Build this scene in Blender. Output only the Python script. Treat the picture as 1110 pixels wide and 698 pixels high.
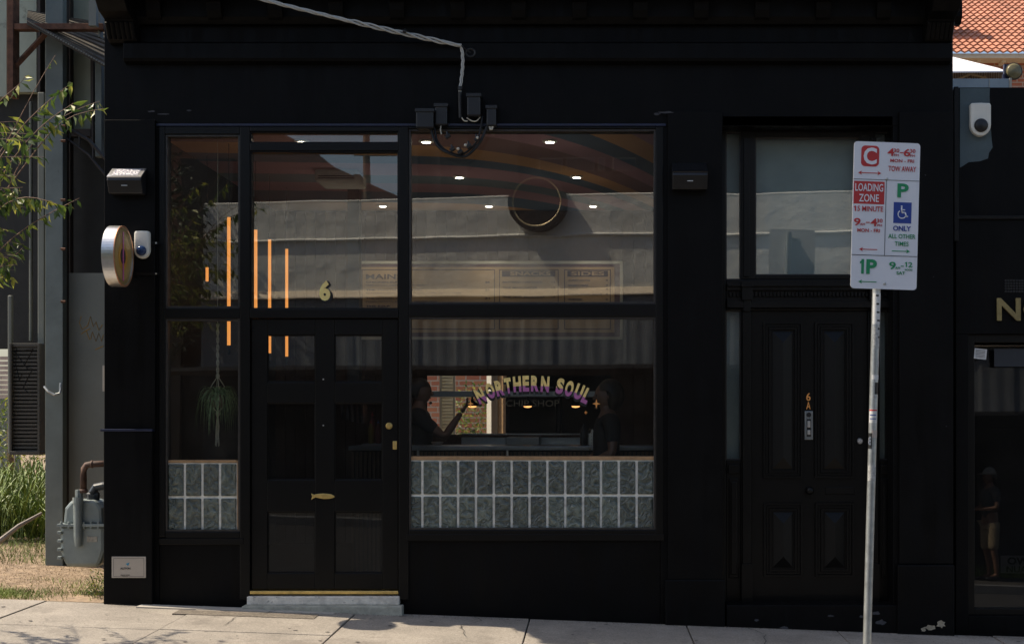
import bpy, bmesh, math, random
from mathutils import Vector, Matrix, Euler
random.seed(7)
for o in list(bpy.data.objects): bpy.data.objects.remove(o)
SC = bpy.context.scene
COL = SC.collection
R = math.radians
PI = math.pi

# ------------------------------------------------------------------ camera
FPX = 1541.7; CX, CY = 640.0, 450.0; CAMY = -11.0; CAMZ = 1.5
cd = bpy.data.cameras.new('camera'); cam = bpy.data.objects.new('camera', cd); COL.objects.link(cam)
cam.location = (0, CAMY, CAMZ); cam.rotation_euler = (R(90), 0, 0)
cd.lens = 50; cd.sensor_width = 36; cd.clip_end = 2000; cd.clip_start = 0.1
cd.shift_x = -(CX - 555) / 1110.0; cd.shift_y = (CY - 349) / 1110.0
SC.camera = cam
# ------------------------------------------------------------------ world, sun, exposure
SUNDIR = Vector((1.95, -0.30, -2.76)).normalized()
w = bpy.data.worlds.new("World"); SC.world = w; w.use_nodes = True
nt = w.node_tree; bg = nt.nodes['Background']
sky = nt.nodes.new('ShaderNodeTexSky'); sky.sky_type = 'NISHITA'; sky.sun_disc = False
sky.sun_elevation = math.asin(-SUNDIR.z); sky.sun_rotation = math.atan2(-SUNDIR.x, -SUNDIR.y)
sky.air_density = 1.0; sky.dust_density = 2.5; sky.ozone_density = .6
nt.links.new(sky.outputs[0], bg.inputs[0]); bg.inputs[1].default_value = 0.12
sl = bpy.data.lights.new('sun', 'SUN'); sl.energy = 4.8; sl.angle = R(0.5); sl.color = (1, .87, .69)
so = bpy.data.objects.new('sun', sl); COL.objects.link(so); so.rotation_euler = SUNDIR.to_track_quat('-Z', 'Y').to_euler()
so.location = (-10, 3, 20)
SC.view_settings.view_transform = 'Standard'; SC.view_settings.look = 'None'
SC.view_settings.exposure = 0.48; SC.view_settings.gamma = 1
SC.render.engine = 'CYCLES'
SC.cycles.use_denoising = True
SC.cycles.max_bounces = 10; SC.cycles.transparent_max_bounces = 24
SC.cycles.sample_clamp_indirect = 3.0

# ------------------------------------------------------------------ pixel helpers (reference pixel -> world at a real depth)
def W(px, py, Y):
    d = Y - CAMY
    return Vector(((px - CX) * d / FPX, Y, CAMZ - (py - CY) * d / FPX))
def WX(px, Y=0): return (px - CX) * (Y - CAMY) / FPX
def WZ(py, Y=0): return CAMZ - (py - CY) * (Y - CAMY) / FPX
def RX(px, Y, g=.05): return (px - CX) * (2*g - Y - CAMY) / FPX      # for things seen mirrored in the glass
def RZ(py, Y, g=.05): return CAMZ - (py - CY) * (2*g - Y - CAMY) / FPX
def gz(x): return -0.085 - 0.038 * 14 * math.tanh(x / 14)

# ------------------------------------------------------------------ materials
MATS = {}
def mat(name, col, rough=.6, metal=0, var=.15, scale=8, bump=0, bscale=60, spec=.5, emit=None, estr=0, coat=0):
    if name in MATS: return MATS[name]
    m = bpy.data.materials.new(name); m.use_nodes = True
    N = m.node_tree; b = N.nodes['Principled BSDF']
    b.inputs['Roughness'].default_value = rough; b.inputs['Metallic'].default_value = metal
    b.inputs['Specular IOR Level'].default_value = spec
    if coat: b.inputs['Coat Weight'].default_value = coat; b.inputs['Coat Roughness'].default_value = .15
    tc = N.nodes.new('ShaderNodeTexCoord')
    nz = N.nodes.new('ShaderNodeTexNoise'); nz.inputs['Scale'].default_value = scale; nz.inputs['Detail'].default_value = 6
    nz.inputs['Roughness'].default_value = .65
    N.links.new(tc.outputs['Object'], nz.inputs['Vector'])
    cr = N.nodes.new('ShaderNodeValToRGB')
    cr.color_ramp.elements[0].position = .3; cr.color_ramp.elements[1].position = .7
    cr.color_ramp.elements[0].color = (*[max(0, c*(1-var)) for c in col], 1)
    cr.color_ramp.elements[1].color = (*[min(1, c*(1+var)) for c in col], 1)
    N.links.new(nz.outputs['Fac'], cr.inputs[0]); N.links.new(cr.outputs[0], b.inputs['Base Color'])
    if bump:
        n2 = N.nodes.new('ShaderNodeTexNoise'); n2.inputs['Scale'].default_value = bscale; n2.inputs['Detail'].default_value = 5
        N.links.new(tc.outputs['Object'], n2.inputs['Vector'])
        bp = N.nodes.new('ShaderNodeBump'); bp.inputs['Strength'].default_value = 1; bp.inputs['Distance'].default_value = bump
        N.links.new(n2.outputs['Fac'], bp.inputs['Height']); N.links.new(bp.outputs[0], b.inputs['Normal'])
    if emit:
        b.inputs['Emission Color'].default_value = (*emit, 1); b.inputs['Emission Strength'].default_value = estr
    MATS[name] = m
    return m
def nodes(m): return m.node_tree.nodes, m.node_tree.links

def glass(name, base=.13, tint=(.93, .95, .94), wave=.0007, wscale=1.6, dirt=.02):
    m = bpy.data.materials.new(name); m.use_nodes = True; N, L = nodes(m)
    N.remove(N['Principled BSDF']); out = N['Material Output']
    tr = N.new('ShaderNodeBsdfTransparent'); tr.inputs[0].default_value = (*tint, 1)
    gl = N.new('ShaderNodeBsdfGlossy'); gl.inputs['Roughness'].default_value = 0.0; gl.inputs[0].default_value = (1, .985, .95, 1)
    fr = N.new('ShaderNodeFresnel'); fr.inputs[0].default_value = 1.3
    ad = N.new('ShaderNodeMath'); ad.operation = 'ADD'; ad.use_clamp = True; ad.inputs[1].default_value = base
    L.new(fr.outputs[0], ad.inputs[0])
    tc = N.new('ShaderNodeTexCoord'); nz = N.new('ShaderNodeTexNoise'); nz.inputs['Scale'].default_value = wscale; nz.inputs['Detail'].default_value = 1
    mp = N.new('ShaderNodeMapping'); mp.inputs['Scale'].default_value = (1, 1, .6)
    L.new(tc.outputs['Object'], mp.inputs[0]); L.new(mp.outputs[0], nz.inputs['Vector'])
    bp = N.new('ShaderNodeBump'); bp.inputs['Strength'].default_value = 1; bp.inputs['Distance'].default_value = wave
    L.new(nz.outputs['Fac'], bp.inputs['Height']); L.new(bp.outputs[0], gl.inputs['Normal'])
    mx = N.new('ShaderNodeMixShader'); L.new(ad.outputs[0], mx.inputs[0]); L.new(tr.outputs[0], mx.inputs[1]); L.new(gl.outputs[0], mx.inputs[2])
    df = N.new('ShaderNodeBsdfDiffuse'); df.inputs[0].default_value = (.5, .48, .44, 1)
    n3 = N.new('ShaderNodeTexNoise'); n3.inputs['Scale'].default_value = 5; n3.inputs['Detail'].default_value = 8
    L.new(tc.outputs['Object'], n3.inputs['Vector'])
    m3 = N.new('ShaderNodeMath'); m3.operation = 'MULTIPLY'; m3.inputs[1].default_value = dirt; L.new(n3.outputs['Fac'], m3.inputs[0])
    mx2 = N.new('ShaderNodeMixShader'); L.new(m3.outputs[0], mx2.inputs[0]); L.new(mx.outputs[0], mx2.inputs[1]); L.new(df.outputs[0], mx2.inputs[2])
    L.new(mx2.outputs[0], out.inputs[0])
    return m

BLK = mat('black_paint', (.0036, .0034, .0034), .5, var=.35, scale=3, bump=.0012, bscale=35, spec=.11)
BLK2 = mat('black_gloss_timber', (.0026, .0024, .0022), .38, var=.3, scale=5, bump=.0006, bscale=50, spec=.24)
# worn paint: faded patches and pinholes on the wall
def worn(m, strength=.5):
    N, L = nodes(m); b = N['Principled BSDF']; src = b.inputs['Base Color'].links[0].from_socket
    tc = N.new('ShaderNodeTexCoord'); nz = N.new('ShaderNodeTexNoise'); nz.inputs['Scale'].default_value = 23; nz.inputs['Detail'].default_value = 9
    nz.inputs['Roughness'].default_value = .75
    L.new(tc.outputs['Object'], nz.inputs['Vector'])
    cr = N.new('ShaderNodeValToRGB'); cr.color_ramp.elements[0].position = .72; cr.color_ramp.elements[1].position = .8
    L.new(nz.outputs['Fac'], cr.inputs[0])
    mx = N.new('ShaderNodeMix'); mx.data_type = 'RGBA'; mx.inputs['B'].default_value = (.02, .019, .018, 1)
    mm = N.new('ShaderNodeMath'); mm.operation = 'MULTIPLY'; mm.inputs[1].default_value = strength; L.new(cr.outputs[0], mm.inputs[0])
    L.new(mm.outputs[0], mx.inputs['Factor']); L.new(src, mx.inputs['A']); L.new(mx.outputs['Result'], b.inputs['Base Color'])
worn(BLK, .35)
def facade_wear(m):
    # sheen that varies with the brushwork, chalky streaks running down, dusty foot
    N, L = nodes(m); b = N['Principled BSDF']; tc = N.new('ShaderNodeTexCoord')
    mp = N.new('ShaderNodeMapping'); mp.inputs['Scale'].default_value = (9, 9, .8); L.new(tc.outputs['Object'], mp.inputs[0])
    n = N.new('ShaderNodeTexNoise'); n.inputs['Scale'].default_value = 1.6; n.inputs['Detail'].default_value = 7; n.inputs['Roughness'].default_value = .7; L.new(mp.outputs[0], n.inputs['Vector'])
    mr = N.new('ShaderNodeMapRange'); mr.inputs[1].default_value = .3; mr.inputs[2].default_value = .7; mr.inputs[3].default_value = .32; mr.inputs[4].default_value = .68
    L.new(n.outputs['Fac'], mr.inputs[0]); L.new(mr.outputs[0], b.inputs['Roughness'])
    src = b.inputs['Base Color'].links[0].from_socket
    cr = N.new('ShaderNodeValToRGB'); e = cr.color_ramp.elements; e[0].position = .58; e[1].position = .8; e[1].color = (.4, .4, .4, 1); L.new(n.outputs['Fac'], cr.inputs[0])
    mx = N.new('ShaderNodeMix'); mx.data_type = 'RGBA'; mx.inputs['B'].default_value = (.012, .0115, .012, 1)
    L.new(cr.outputs[0], mx.inputs['Factor']); L.new(src, mx.inputs['A']); L.new(mx.outputs['Result'], b.inputs['Base Color'])
facade_wear(BLK)
NAVY = mat('navy_edge', (.008, .013, .04), .4, var=.3, scale=6)  # for narrow ledges bluer than the wall
TRIM = mat('weathered_window_trim', (.032, .027, .022), .5, var=.5, scale=20)
GLASS = glass('shop_glass', base=.06)
GLASSD = glass('door_glass', base=.022, tint=(.6, .62, .62))
BRASS = mat('brass', (.75, .55, .2), .35, .85, var=.2, scale=20)
GOLD = mat('gold_leaf', (.62, .46, .14), .45, .2, var=.2, scale=15)
STEEL = mat('stainless', (.42, .47, .52), .28, 1, var=.12, scale=6)
GALV = mat('galvanised', (.42, .44, .43), .42, .75, var=.25, scale=14, bump=.0006)
ALU = mat('brushed_aluminium', (.72, .72, .72), .3, .9, var=.08, scale=30)
WHITE = mat('white_plastic', (.72, .7, .62), .45, var=.06, scale=6)
CREAM = mat('cream_paint', (.55, .5, .4), .6, var=.1)
DKPL = mat('dark_plastic', (.009, .009, .01), .4, var=.2)
PURP = mat('purple_paint', (.42, .13, .33), .5, var=.1)
ORANGE = mat('orange_paint', (.85, .36, .09), .5, var=.1)
BLACKM = mat('matte_black', (.006, .006, .006), .6, var=.1)
TIMB = mat('pine_timber', (.36, .22, .11), .5, var=.25, scale=18)
WALN = mat('slat_timber', (.14, .085, .045), .5, var=.3, scale=14)

# ------------------------------------------------------------------ mesh builder
class MB:
    def __init__(s): s.bm = bmesh.new()
    def box(s, x0, x1, y0, y1, z0, z1, rot=None, piv=None):
        if x0 > x1: x0, x1 = x1, x0
        if y0 > y1: y0, y1 = y1, y0
        if z0 > z1: z0, z1 = z1, z0
        r = bmesh.ops.create_cube(s.bm, size=1)
        c = Vector(((x0+x1)/2, (y0+y1)/2, (z0+z1)/2))
        for v in r['verts']:
            v.co = Vector((v.co.x*(x1-x0), v.co.y*(y1-y0), v.co.z*(z1-z0)))
            if rot is not None: v.co = rot @ v.co
            v.co += c
        return s
    def pbox(s, px0, px1, py0, py1, Y0, Y1):     # pixel rectangle on the plane Y0, running back to Y1
        return s.box(WX(px0, Y0), WX(px1, Y0), Y0, Y1, WZ(py1, Y0), WZ(py0, Y0))
    def cyl(s, a, b, r, r2=None, seg=16, caps=True):
        a = Vector(a); b = Vector(b); d = b - a; L = d.length
        if L < 1e-6: return s
        q = d.to_track_quat('Z', 'Y').to_matrix().to_4x4()
        bmesh.ops.create_cone(s.bm, cap_ends=caps, segments=seg, radius1=r, radius2=r if r2 is None else r2, depth=L,
                              matrix=Matrix.Translation((a+b)/2) @ q)
        return s
    def tube(s, pts, r, seg=8, r2=None):
        pts = [Vector(p) for p in pts]; n = len(pts); rings = []
        up = Vector((0, 0, 1))
        for i, p in enumerate(pts):
            t = (pts[min(i+1, n-1)] - pts[max(i-1, 0)]).normalized()
            u = t.cross(up)
            if u.length < .05: u = t.cross(Vector((0, 1, 0)))
            u.normalize(); v = t.cross(u).normalized()
            rr = r if r2 is None else r + (r2 - r) * i / (n-1)
            rings.append([s.bm.verts.new(p + (u*math.cos(k*2*PI/seg) + v*math.sin(k*2*PI/seg))*rr) for k in range(seg)])
        for i in range(n-1):
            for k in range(seg):
                s.bm.faces.new((rings[i][k], rings[i][(k+1) % seg], rings[i+1][(k+1) % seg], rings[i+1][k]))
        s.bm.faces.new(rings[0][::-1]); s.bm.faces.new(rings[-1])
        return s
    def sphere(s, c, r, sc=(1, 1, 1), seg=16, ring=10):
        q = bmesh.ops.create_uvsphere(s.bm, u_segments=seg, v_segments=ring, radius=1)
        for v in q['verts']: v.co = Vector((v.co.x*r*sc[0], v.co.y*r*sc[1], v.co.z*r*sc[2])) + Vector(c)
        return s
    def prism(s, pts, y0, y1):                   # outline in XZ, extruded along Y
        f = [s.bm.verts.new((p[0], y0, p[1])) for p in pts]; g = [s.bm.verts.new((p[0], y1, p[1])) for p in pts]
        n = len(pts)
        try:
            s.bm.faces.new(f); s.bm.faces.new(g[::-1])
        except ValueError: pass
        for i in range(n): s.bm.faces.new((f[i], g[i], g[(i+1) % n], f[(i+1) % n]))
        return s
    def prism_x(s, pts, x0, x1):                 # outline in YZ, extruded along X
        f = [s.bm.verts.new((x0, p[0], p[1])) for p in pts]; g = [s.bm.verts.new((x1, p[0], p[1])) for p in pts]
        n = len(pts); s.bm.faces.new(f); s.bm.faces.new(g[::-1])
        for i in range(n): s.bm.faces.new((f[i], g[i], g[(i+1) % n], f[(i+1) % n]))
        return s
    def lathe(s, prof, c=(0, 0, 0), seg=24, axis='Z'):
        rings = []
        for r, z in prof:
            ring = []
            for k in range(seg):
                a = 2*PI*k/seg
                p = Vector((r*math.cos(a), r*math.sin(a), z))
                if axis == 'X': p = Vector((z, r*math.cos(a), r*math.sin(a)))
                if axis == 'Y': p = Vector((r*math.cos(a), z, r*math.sin(a)))
                ring.append(s.bm.verts.new(p + Vector(c)))
            rings.append(ring)
        for i in range(len(rings)-1):
            for k in range(seg): s.bm.faces.new((rings[i][k], rings[i][(k+1) % seg], rings[i+1][(k+1) % seg], rings[i+1][k]))
        s.bm.faces.new(rings[0][::-1]); s.bm.faces.new(rings[-1])
        return s
    def add_mesh(s, me, M=None):
        b2 = bmesh.new(); b2.from_mesh(me)
        if M is not None: b2.transform(M)
        t = bpy.data.meshes.new('t'); b2.to_mesh(t); b2.free(); s.bm.from_mesh(t); bpy.data.meshes.remove(t)
        return s
    def build(s, name, m, parent=None, bevel=0, smooth=False, label=None, cat=None, group=None, kind=None, fixn=True):
        if fixn: bmesh.ops.recalc_face_normals(s.bm, faces=s.bm.faces)
        me = bpy.data.meshes.new(name); s.bm.to_mesh(me); s.bm.free()
        me.materials.append(m)
        if smooth:
            for p in me.polygons: p.use_smooth = True
        o = bpy.data.objects.new(name, me); COL.objects.link(o)
        if parent:
            o.parent = parent
            o.matrix_parent_inverse = wm(parent).inverted()
        if bevel:
            b = o.modifiers.new('bevel', 'BEVEL'); b.width = bevel; b.segments = 2; b.limit_method = 'ANGLE'; b.angle_limit = R(40)
        tag(o, label, cat, group, kind)
        return o
def wm(o):
    M = Matrix.LocRotScale(o.location, o.rotation_euler, o.scale)
    if o.parent: M = wm(o.parent) @ o.matrix_parent_inverse @ M
    return M
def tag(o, label=None, cat=None, group=None, kind=None):
    if label: o['label'] = label
    if cat: o['category'] = cat
    if group: o['group'] = group
    if kind: o['kind'] = kind
    return o
def thing(name, label, cat, loc=(0, 0, 0), group=None):
    o = bpy.data.objects.new(name, None); COL.objects.link(o); o.location = loc; o.empty_display_size = .1
    return tag(o, label, cat, group)
def copy_tree(o, parent=None):
    c = o.copy(); COL.objects.link(c)
    if parent: c.parent = parent
    for ch in list(o.children): copy_tree(ch, c)
    return c
TXT = {}
def text_mesh(s, size=1.0, ext=.0, bold=0.0, font_scale_x=1.0, align='CENTER', res=3):
    cu = bpy.data.curves.new('t', 'FONT'); cu.body = s; cu.size = size; cu.extrude = ext; cu.offset = bold
    cu.align_x = align; cu.align_y = 'CENTER'; cu.resolution_u = res; cu.fill_mode = 'BOTH'
    ob = bpy.data.objects.new('t', cu); COL.objects.link(ob)
    dg = bpy.context.evaluated_depsgraph_get(); me = bpy.data.meshes.new_from_object(ob.evaluated_get(dg))
    bpy.data.objects.remove(ob); bpy.data.curves.remove(cu)
    if me.vertices:
        xs = [v.co.x for v in me.vertices]; ys = [v.co.y for v in me.vertices]
        cx = (min(xs)+max(xs))/2; cy = (min(ys)+max(ys))/2
        for v in me.vertices: v.co.x -= cx; v.co.y -= cy
        me['w'] = max(xs)-min(xs); me['h'] = max(ys)-min(ys)
    return me
def put_text(mb, s, x, z, y, h, wd=None, ext=.0015, bold=0.0, mirror=False):    # text standing in the XZ plane facing -Y, cap height h, width wd
    me = text_mesh(s, 1.0, 0.01, bold)
    sh = h / me['h']; sw = wd / me['w'] if wd else sh
    if mirror: sw = -sw
    M = Matrix.Translation((x, y, z)) @ Matrix.Rotation(R(90), 4, 'X') @ Matrix.Diagonal((sw, sh, ext/.01, 1))
    mb.add_mesh(me, M); bpy.data.meshes.remove(me)

# ================================================================== SETTING: ground
def sheet(name, x0, x1, y0, y1, z, m, nx=60, ny=2, kind='structure', **k):
    bm = bmesh.new(); V = [[bm.verts.new((x0+(x1-x0)*i/nx, y0+(y1-y0)*j/ny, gz(x0+(x1-x0)*i/nx)+z)) for j in range(ny+1)] for i in range(nx+1)]
    for i in range(nx):
        for j in range(ny): bm.faces.new((V[i][j], V[i+1][j], V[i+1][j+1], V[i][j+1]))
    mb = MB(); mb.bm.free(); mb.bm = bm
    return mb.build(name, m, kind=kind, **k)
DIRT = mat('dry_soil', (.26, .19, .125), .95, var=.45, scale=9, bump=.02, bscale=25)
sheet('ground', -500, 500, -500, 500, -.16, DIRT, 250, 20)
# concrete footpath of slabs
CONC = mat('footpath_concrete', (.335, .30, .255), .85, var=.22, scale=2.2, bump=.003, bscale=140)
def speckle(m, c1, c2, sc=160, f=.5):
    N, L = nodes(m); b = N['Principled BSDF']; src = b.inputs['Base Color'].links[0].from_socket
    tc = N.new('ShaderNodeTexCoord'); v = N.new('ShaderNodeTexVoronoi'); v.inputs['Scale'].default_value = sc
    L.new(tc.outputs['Object'], v.inputs['Vector'])
    cr = N.new('ShaderNodeValToRGB'); e = cr.color_ramp.elements; e[0].color = (*c1, 1); e[1].color = (*c2, 1)
    sx = N.new('ShaderNodeSeparateColor'); L.new(v.outputs['Color'], sx.inputs[0]); L.new(sx.outputs[0], cr.inputs[0])
    mx = N.new('ShaderNodeMix'); mx.data_type = 'RGBA'; mx.blend_type = 'MULTIPLY'; mx.inputs['Factor'].default_value = f
    L.new(src, mx.inputs['A']); L.new(cr.outputs[0], mx.inputs['B']); L.new(mx.outputs['Result'], b.inputs['Base Color'])
speckle(CONC, (.45, .45, .45), (1, 1, 1), 130, .7)
def stains(m, sc, thr, col, f):
    N, L = nodes(m); b = N['Principled BSDF']; src = b.inputs['Base Color'].links[0].from_socket
    tc = N.new('ShaderNodeTexCoord'); v = N.new('ShaderNodeTexNoise'); v.inputs['Scale'].default_value = sc; v.inputs['Detail'].default_value = 8; v.inputs['Roughness'].default_value = .7
    L.new(tc.outputs['Object'], v.inputs['Vector'])
    cr = N.new('ShaderNodeValToRGB'); e = cr.color_ramp.elements; e[0].position = thr; e[1].position = thr+.08
    L.new(v.outputs['Fac'], cr.inputs[0])
    mm = N.new('ShaderNodeMath'); mm.operation = 'MULTIPLY'; mm.inputs[1].default_value = f; L.new(cr.outputs[0], mm.inputs[0])
    mx = N.new('ShaderNodeMix'); mx.data_type = 'RGBA'; mx.inputs['B'].default_value = (*col, 1)
    L.new(mm.outputs[0], mx.inputs['Factor']); L.new(src, mx.inputs['A']); L.new(mx.outputs['Result'], b.inputs['Base Color'])
stains(CONC, 1.7, .56, (.15, .13, .11), .5)
stains(CONC, 34, .66, (.06, .055, .05), .7)
mb = MB()
xs = [-12.6, -11.4, -10.2, -9, -7.8, -6.6, -5.4, -4.2, -3.0, -1.8, -.47, .74, 1.9, 3.1, 4.3, 5.5, 6.7, 7.9, 9.1, 10.3, 11.5]
for a, b in zip(xs, xs[1:]):
    for (y0, y1) in ((-2.25, -1.12), (-1.11, -.02)):
        x0, x1 = a+.005, b-.005
        sk = .16
        vs = [(x0-sk*0, y1), (x1-sk*0, y1), (x1, y0), (x0, y0)]
        dz = random.uniform(-.004, .004)
        T = [mb.bm.verts.new((x, y, gz(x)+dz+.012*(y))) for x, y in vs]
        Bt = [mb.bm.verts.new((x, y, gz(x)-.1)) for x, y in vs]
        mb.bm.faces.new(T); 
        for i in range(4): mb.bm.faces.new((T[i], T[(i+1) % 4], Bt[(i+1) % 4], Bt[i]))
mb.build('pavement', CONC, kind='structure', bevel=.004)
mb = MB()   # mortar strip where slabs meet the shop wall, fills to the facade
mb = MB()
for a, b in ((-3.95, -3.0), (-3.0, -1.8)):
    pass
mb.bm.free()
sheet('pavement_bed', -14, 14, -2.25, .05, -.035, mat('joint_dirt', (.07, .06, .05), .95, var=.4, scale=20), 40, 2)
def flatpatch(name, x0, x1, y0, y1, dz, m):
    m_ = MB(); vs_ = [m_.bm.verts.new((x, y, gz(x)+.012*y+dz)) for x, y in ((x0, y0), (x1, y0), (x1, y1), (x0, y1))]; m_.bm.faces.new(vs_)
    lo_ = [m_.bm.verts.new((v.co.x, v.co.y, v.co.z-.02)) for v in vs_]
    for k in range(4): m_.bm.faces.new((vs_[k], lo_[k], lo_[(k+1) % 4], vs_[(k+1) % 4]))
    return m_.build(name, m, kind='structure')
PATCH0 = mat('smooth_concrete', (.42, .39, .34), .8, var=.15, scale=5, bump=.001, bscale=90)
AGG = mat('coarse_aggregate', (.20, .17, .135), .9, var=.3, scale=30, bump=.004, bscale=90); speckle(AGG, (.3, .3, .3), (1, 1, 1), 90, .8)
flatpatch('pavement_patch', -3.45, -1.95, -.20, -.055, .0075, PATCH0); flatpatch('pavement_patch', -3.1, -2.05, -.46, -.26, .0075, AGG)
CRK = mat('crack_dirt', (.03, .027, .022), .95)
for pts_ in (((-2.4, -.03), (-2.45, -.3), (-2.62, -.5), (-2.6, -.9), (-2.9, -1.1)), ((-.9, -.05), (-.82, -.25), (-.95, -.5), (-.86, -1.1)), ((1.2, -.1), (1.3, -.4), (1.22, -1.1)), ((-4.9, -.05), (-4.7, -.4), (-4.8, -.9))):
    m_ = MB(); rc = random.Random(int(pts_[0][0]*100)); P2 = []
    for (a0, b0), (a1, b1) in zip(pts_, pts_[1:]):
        for k in range(5): t = k/5; P2.append((a0+(a1-a0)*t+rc.uniform(-.012, .012), b0+(b1-b0)*t))
    pv = None
    for x, y in P2:
        wd_ = rc.uniform(.0015, .004); z = gz(x)+.012*y+.0085; a = m_.bm.verts.new((x-wd_, y, z)); b_ = m_.bm.verts.new((x+wd_, y, z))
        if pv: m_.bm.faces.new((pv[0], pv[1], b_, a))
        pv = (a, b_)
    m_.build('pavement_crack', CRK, kind='structure', fixn=False)
GRIT = mat('gutter_grit', (.11, .09, .065), .95, var=.5, scale=40)
m_ = MB(); rg = random.Random(9)
for k in range(2600):      # leaf crumbs and grit gathered along the foot of the wall and in the joints
    if rg.random() < .72: x = rg.uniform(-3.7, 4.6); y = -.08 - abs(rg.gauss(0, .05)) - (.05 if -2.8 < x < -1.4 else 0)
    else: x = rg.uniform(-6, 4.6); y = rg.uniform(-2.1, -.1)
    sz = rg.uniform(.0015, .006); z = gz(x) + .012*y + .004
    a = rg.uniform(0, PI); c_, s_ = math.cos(a)*sz, math.sin(a)*sz
    v = [m_.bm.verts.new(p) for p in ((x-c_, y-s_, z), (x+s_*.6, y-c_*.6, z+sz*.3), (x+c_, y+s_, z), (x-s_*.6, y+c_*.6, z+sz*.5))]
    m_.bm.faces.new(v)
tag(m_.build('footpath_litter', GRIT, None, fixn=False), 'leaf crumbs and grit along the foot of the shop wall', 'litter', kind='stuff')
m_ = MB()
for k in range(60):
    x = rg.uniform(-5, 4.4); y = rg.uniform(-1.6, -.15); rr_ = rg.uniform(.008, .02); z = gz(x)+.012*y+.0055
    vs_ = [m_.bm.verts.new((x+rr_*math.cos(q_*PI/4)*rg.uniform(.7, 1.1), y+rr_*math.sin(q_*PI/4)*rg.uniform(.7, 1.1), z)) for q_ in range(8)]; m_.bm.faces.new(vs_)
tag(m_.build('gum_spots', mat('old_gum', (.06, .055, .05), .9), None, fixn=False), 'old dark chewing gum spots on the footpath', 'gum spots', kind='stuff')
# patched strip of finer concrete
PATCH = mat('smooth_concrete', (.40, .37, .33), .8, var=.15, scale=5, bump=.001, bscale=90)
# kerb, road, far footpath
KERB = mat('bluestone_kerb', (.16, .165, .17), .8, var=.25, scale=12, bump=.003, bscale=60)
def bar_along_x(name, y0, y1, z0, z1, m, x0=-80, x1=80, n=80):
    mb = MB()
    P = [(y0, z0), (y1, z0), (y1, z1), (y0, z1)]
    rings = [[mb.bm.verts.new((x0+(x1-x0)*i/n, y, gz(x0+(x1-x0)*i/n)+z)) for y, z in P] for i in range(n+1)]
    for i in range(n):
        for k in range(4): mb.bm.faces.new((rings[i][k], rings[i][(k+1) % 4], rings[i+1][(k+1) % 4], rings[i+1][k]))
    mb.bm.faces.new(rings[0]); mb.bm.faces.new(rings[-1])
    return mb.build(name, m, kind='structure', bevel=.015)
bar_along_x('kerb', -2.40, -2.252, -.3, -.03, KERB)
ASPH = mat('asphalt', (.036, .036, .038), .85, var=.3, scale=6, bump=.006, bscale=120)
sheet('road', -120, 120, -9.4, -2.40, -.152, ASPH, 100, 4)
bar_along_x('kerb', -9.55, -9.4, -.3, -.02, KERB)
sheet('footpath', -120, 120, -15.3, -9.55, -.03, mat('far_footpath_asphalt', (.045, .043, .04), .9, var=.3, scale=3, bump=.004), 100, 4)
sheet('garden_soil', -14, -3.775, -.012, 9, -.002, DIRT, 30, 6)

# ================================================================== SHOPFRONT BUILDING
shop = thing('shop_building', 'black painted single fronted corner shop with large windows and two doors', 'building', (WX(573), 0, gz(0)))
def P(name, m, parent=None, bevel=.004, **k):
    return mb.build(name, m, parent or shop, bevel=bevel, **k)
GB = -.45   # below ground
XL, XR = WX(113), WX(1033)
TOP = 5.6
zs = lambda py, Y=0: WZ(py, Y)
# main wall pieces
mb = MB()
mb.box(XL, XR, 0, .32, zs(137), TOP)
mb.box(XL, WX(172), 0, .32, GB, zs(137))
mb.box(WX(716), WX(783), 0, .32, GB, zs(137))
mb.box(WX(968), XR, 0, .32, GB, zs(137))
mb.box(WX(783), WX(968), 0, .32, zs(126), zs(137)+.001)
P('wall', BLK)
mb = MB()   # side and rear walls, roof of the whole shop
mb.box(XL+.002, XL+.25, .321, 7.6, GB, TOP-.3)
P('side_wall', BLK, bevel=0); mb = MB()
mb.box(XR-.25, XR-.002, .321, 7.6, GB, TOP-.3)
P('side_wall', BLK, bevel=0)
mb = MB(); mb.box(XL+.251, XR-.251, .321, 7.6, 3.9, 4.0); P('roof', mat('roof_sheet', (.12, .12, .12)), bevel=0)
# pilasters: shallow raised strips, plinth blocks
mb = MB(); mb.pbox(113, 168, 130, 466, -.045, .0); P('pilaster', BLK)
mb = MB(); mb.pbox(112, 165, 467.5, 672, -.075, .0); P('plinth', BLK, bevel=.008)
mb = MB(); mb.box(XL-.004, WX(165, -.075), -.082, .0, WZ(467.6, -.075), WZ(466, -.075)+.008); P('plinth_ledge', NAVY)
mb = MB(); mb.pbox(724, 783, 121, 700, -.035, .0); P('pilaster', BLK)
mb = MB(); mb.pbox(975, 1033.5, 121, 611, -.035, .0); P('pilaster', BLK)
mb = MB(); mb.pbox(973, 1035, 612, 710, -.075, .0); P('plinth', BLK, bevel=.01)
mb = MB(); mb.pbox(721, 786, 628, 700, -.06, -.0355); P('plinth', BLK, bevel=.01)
# entablature
mb = MB()
mb.prism_x([(0, zs(71)), (-.07, zs(69)), (-.08, zs(66)), (-.08, zs(50)), (-.03, zs(47)), (0, zs(46))], WX(137), WX(1029))
P('fascia_band', BLK)
mb = MB()
mb.prism_x([(0, zs(29)), (-.05, zs(28.5)), (-.07, zs(25)), (-.09, zs(22)), (-.09, zs(3)), (-.16, zs(-4)), (-.42, zs(-6)), (-.46, zs(-14)), (-.46, zs(-22)),
            (-.52, zs(-30)), (-.52, zs(-38)), (0, zs(-44))], WX(150), WX(1040))
P('cornice', BLK)
mb = MB()
mb.prism_x([(0, zs(22)), (0, zs(21))], 0, 0) if False else None
mb.box(XL-.05, XR+.05, -.12, .32, TOP, TOP+.08); P('parapet_cap', BLK)
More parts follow.
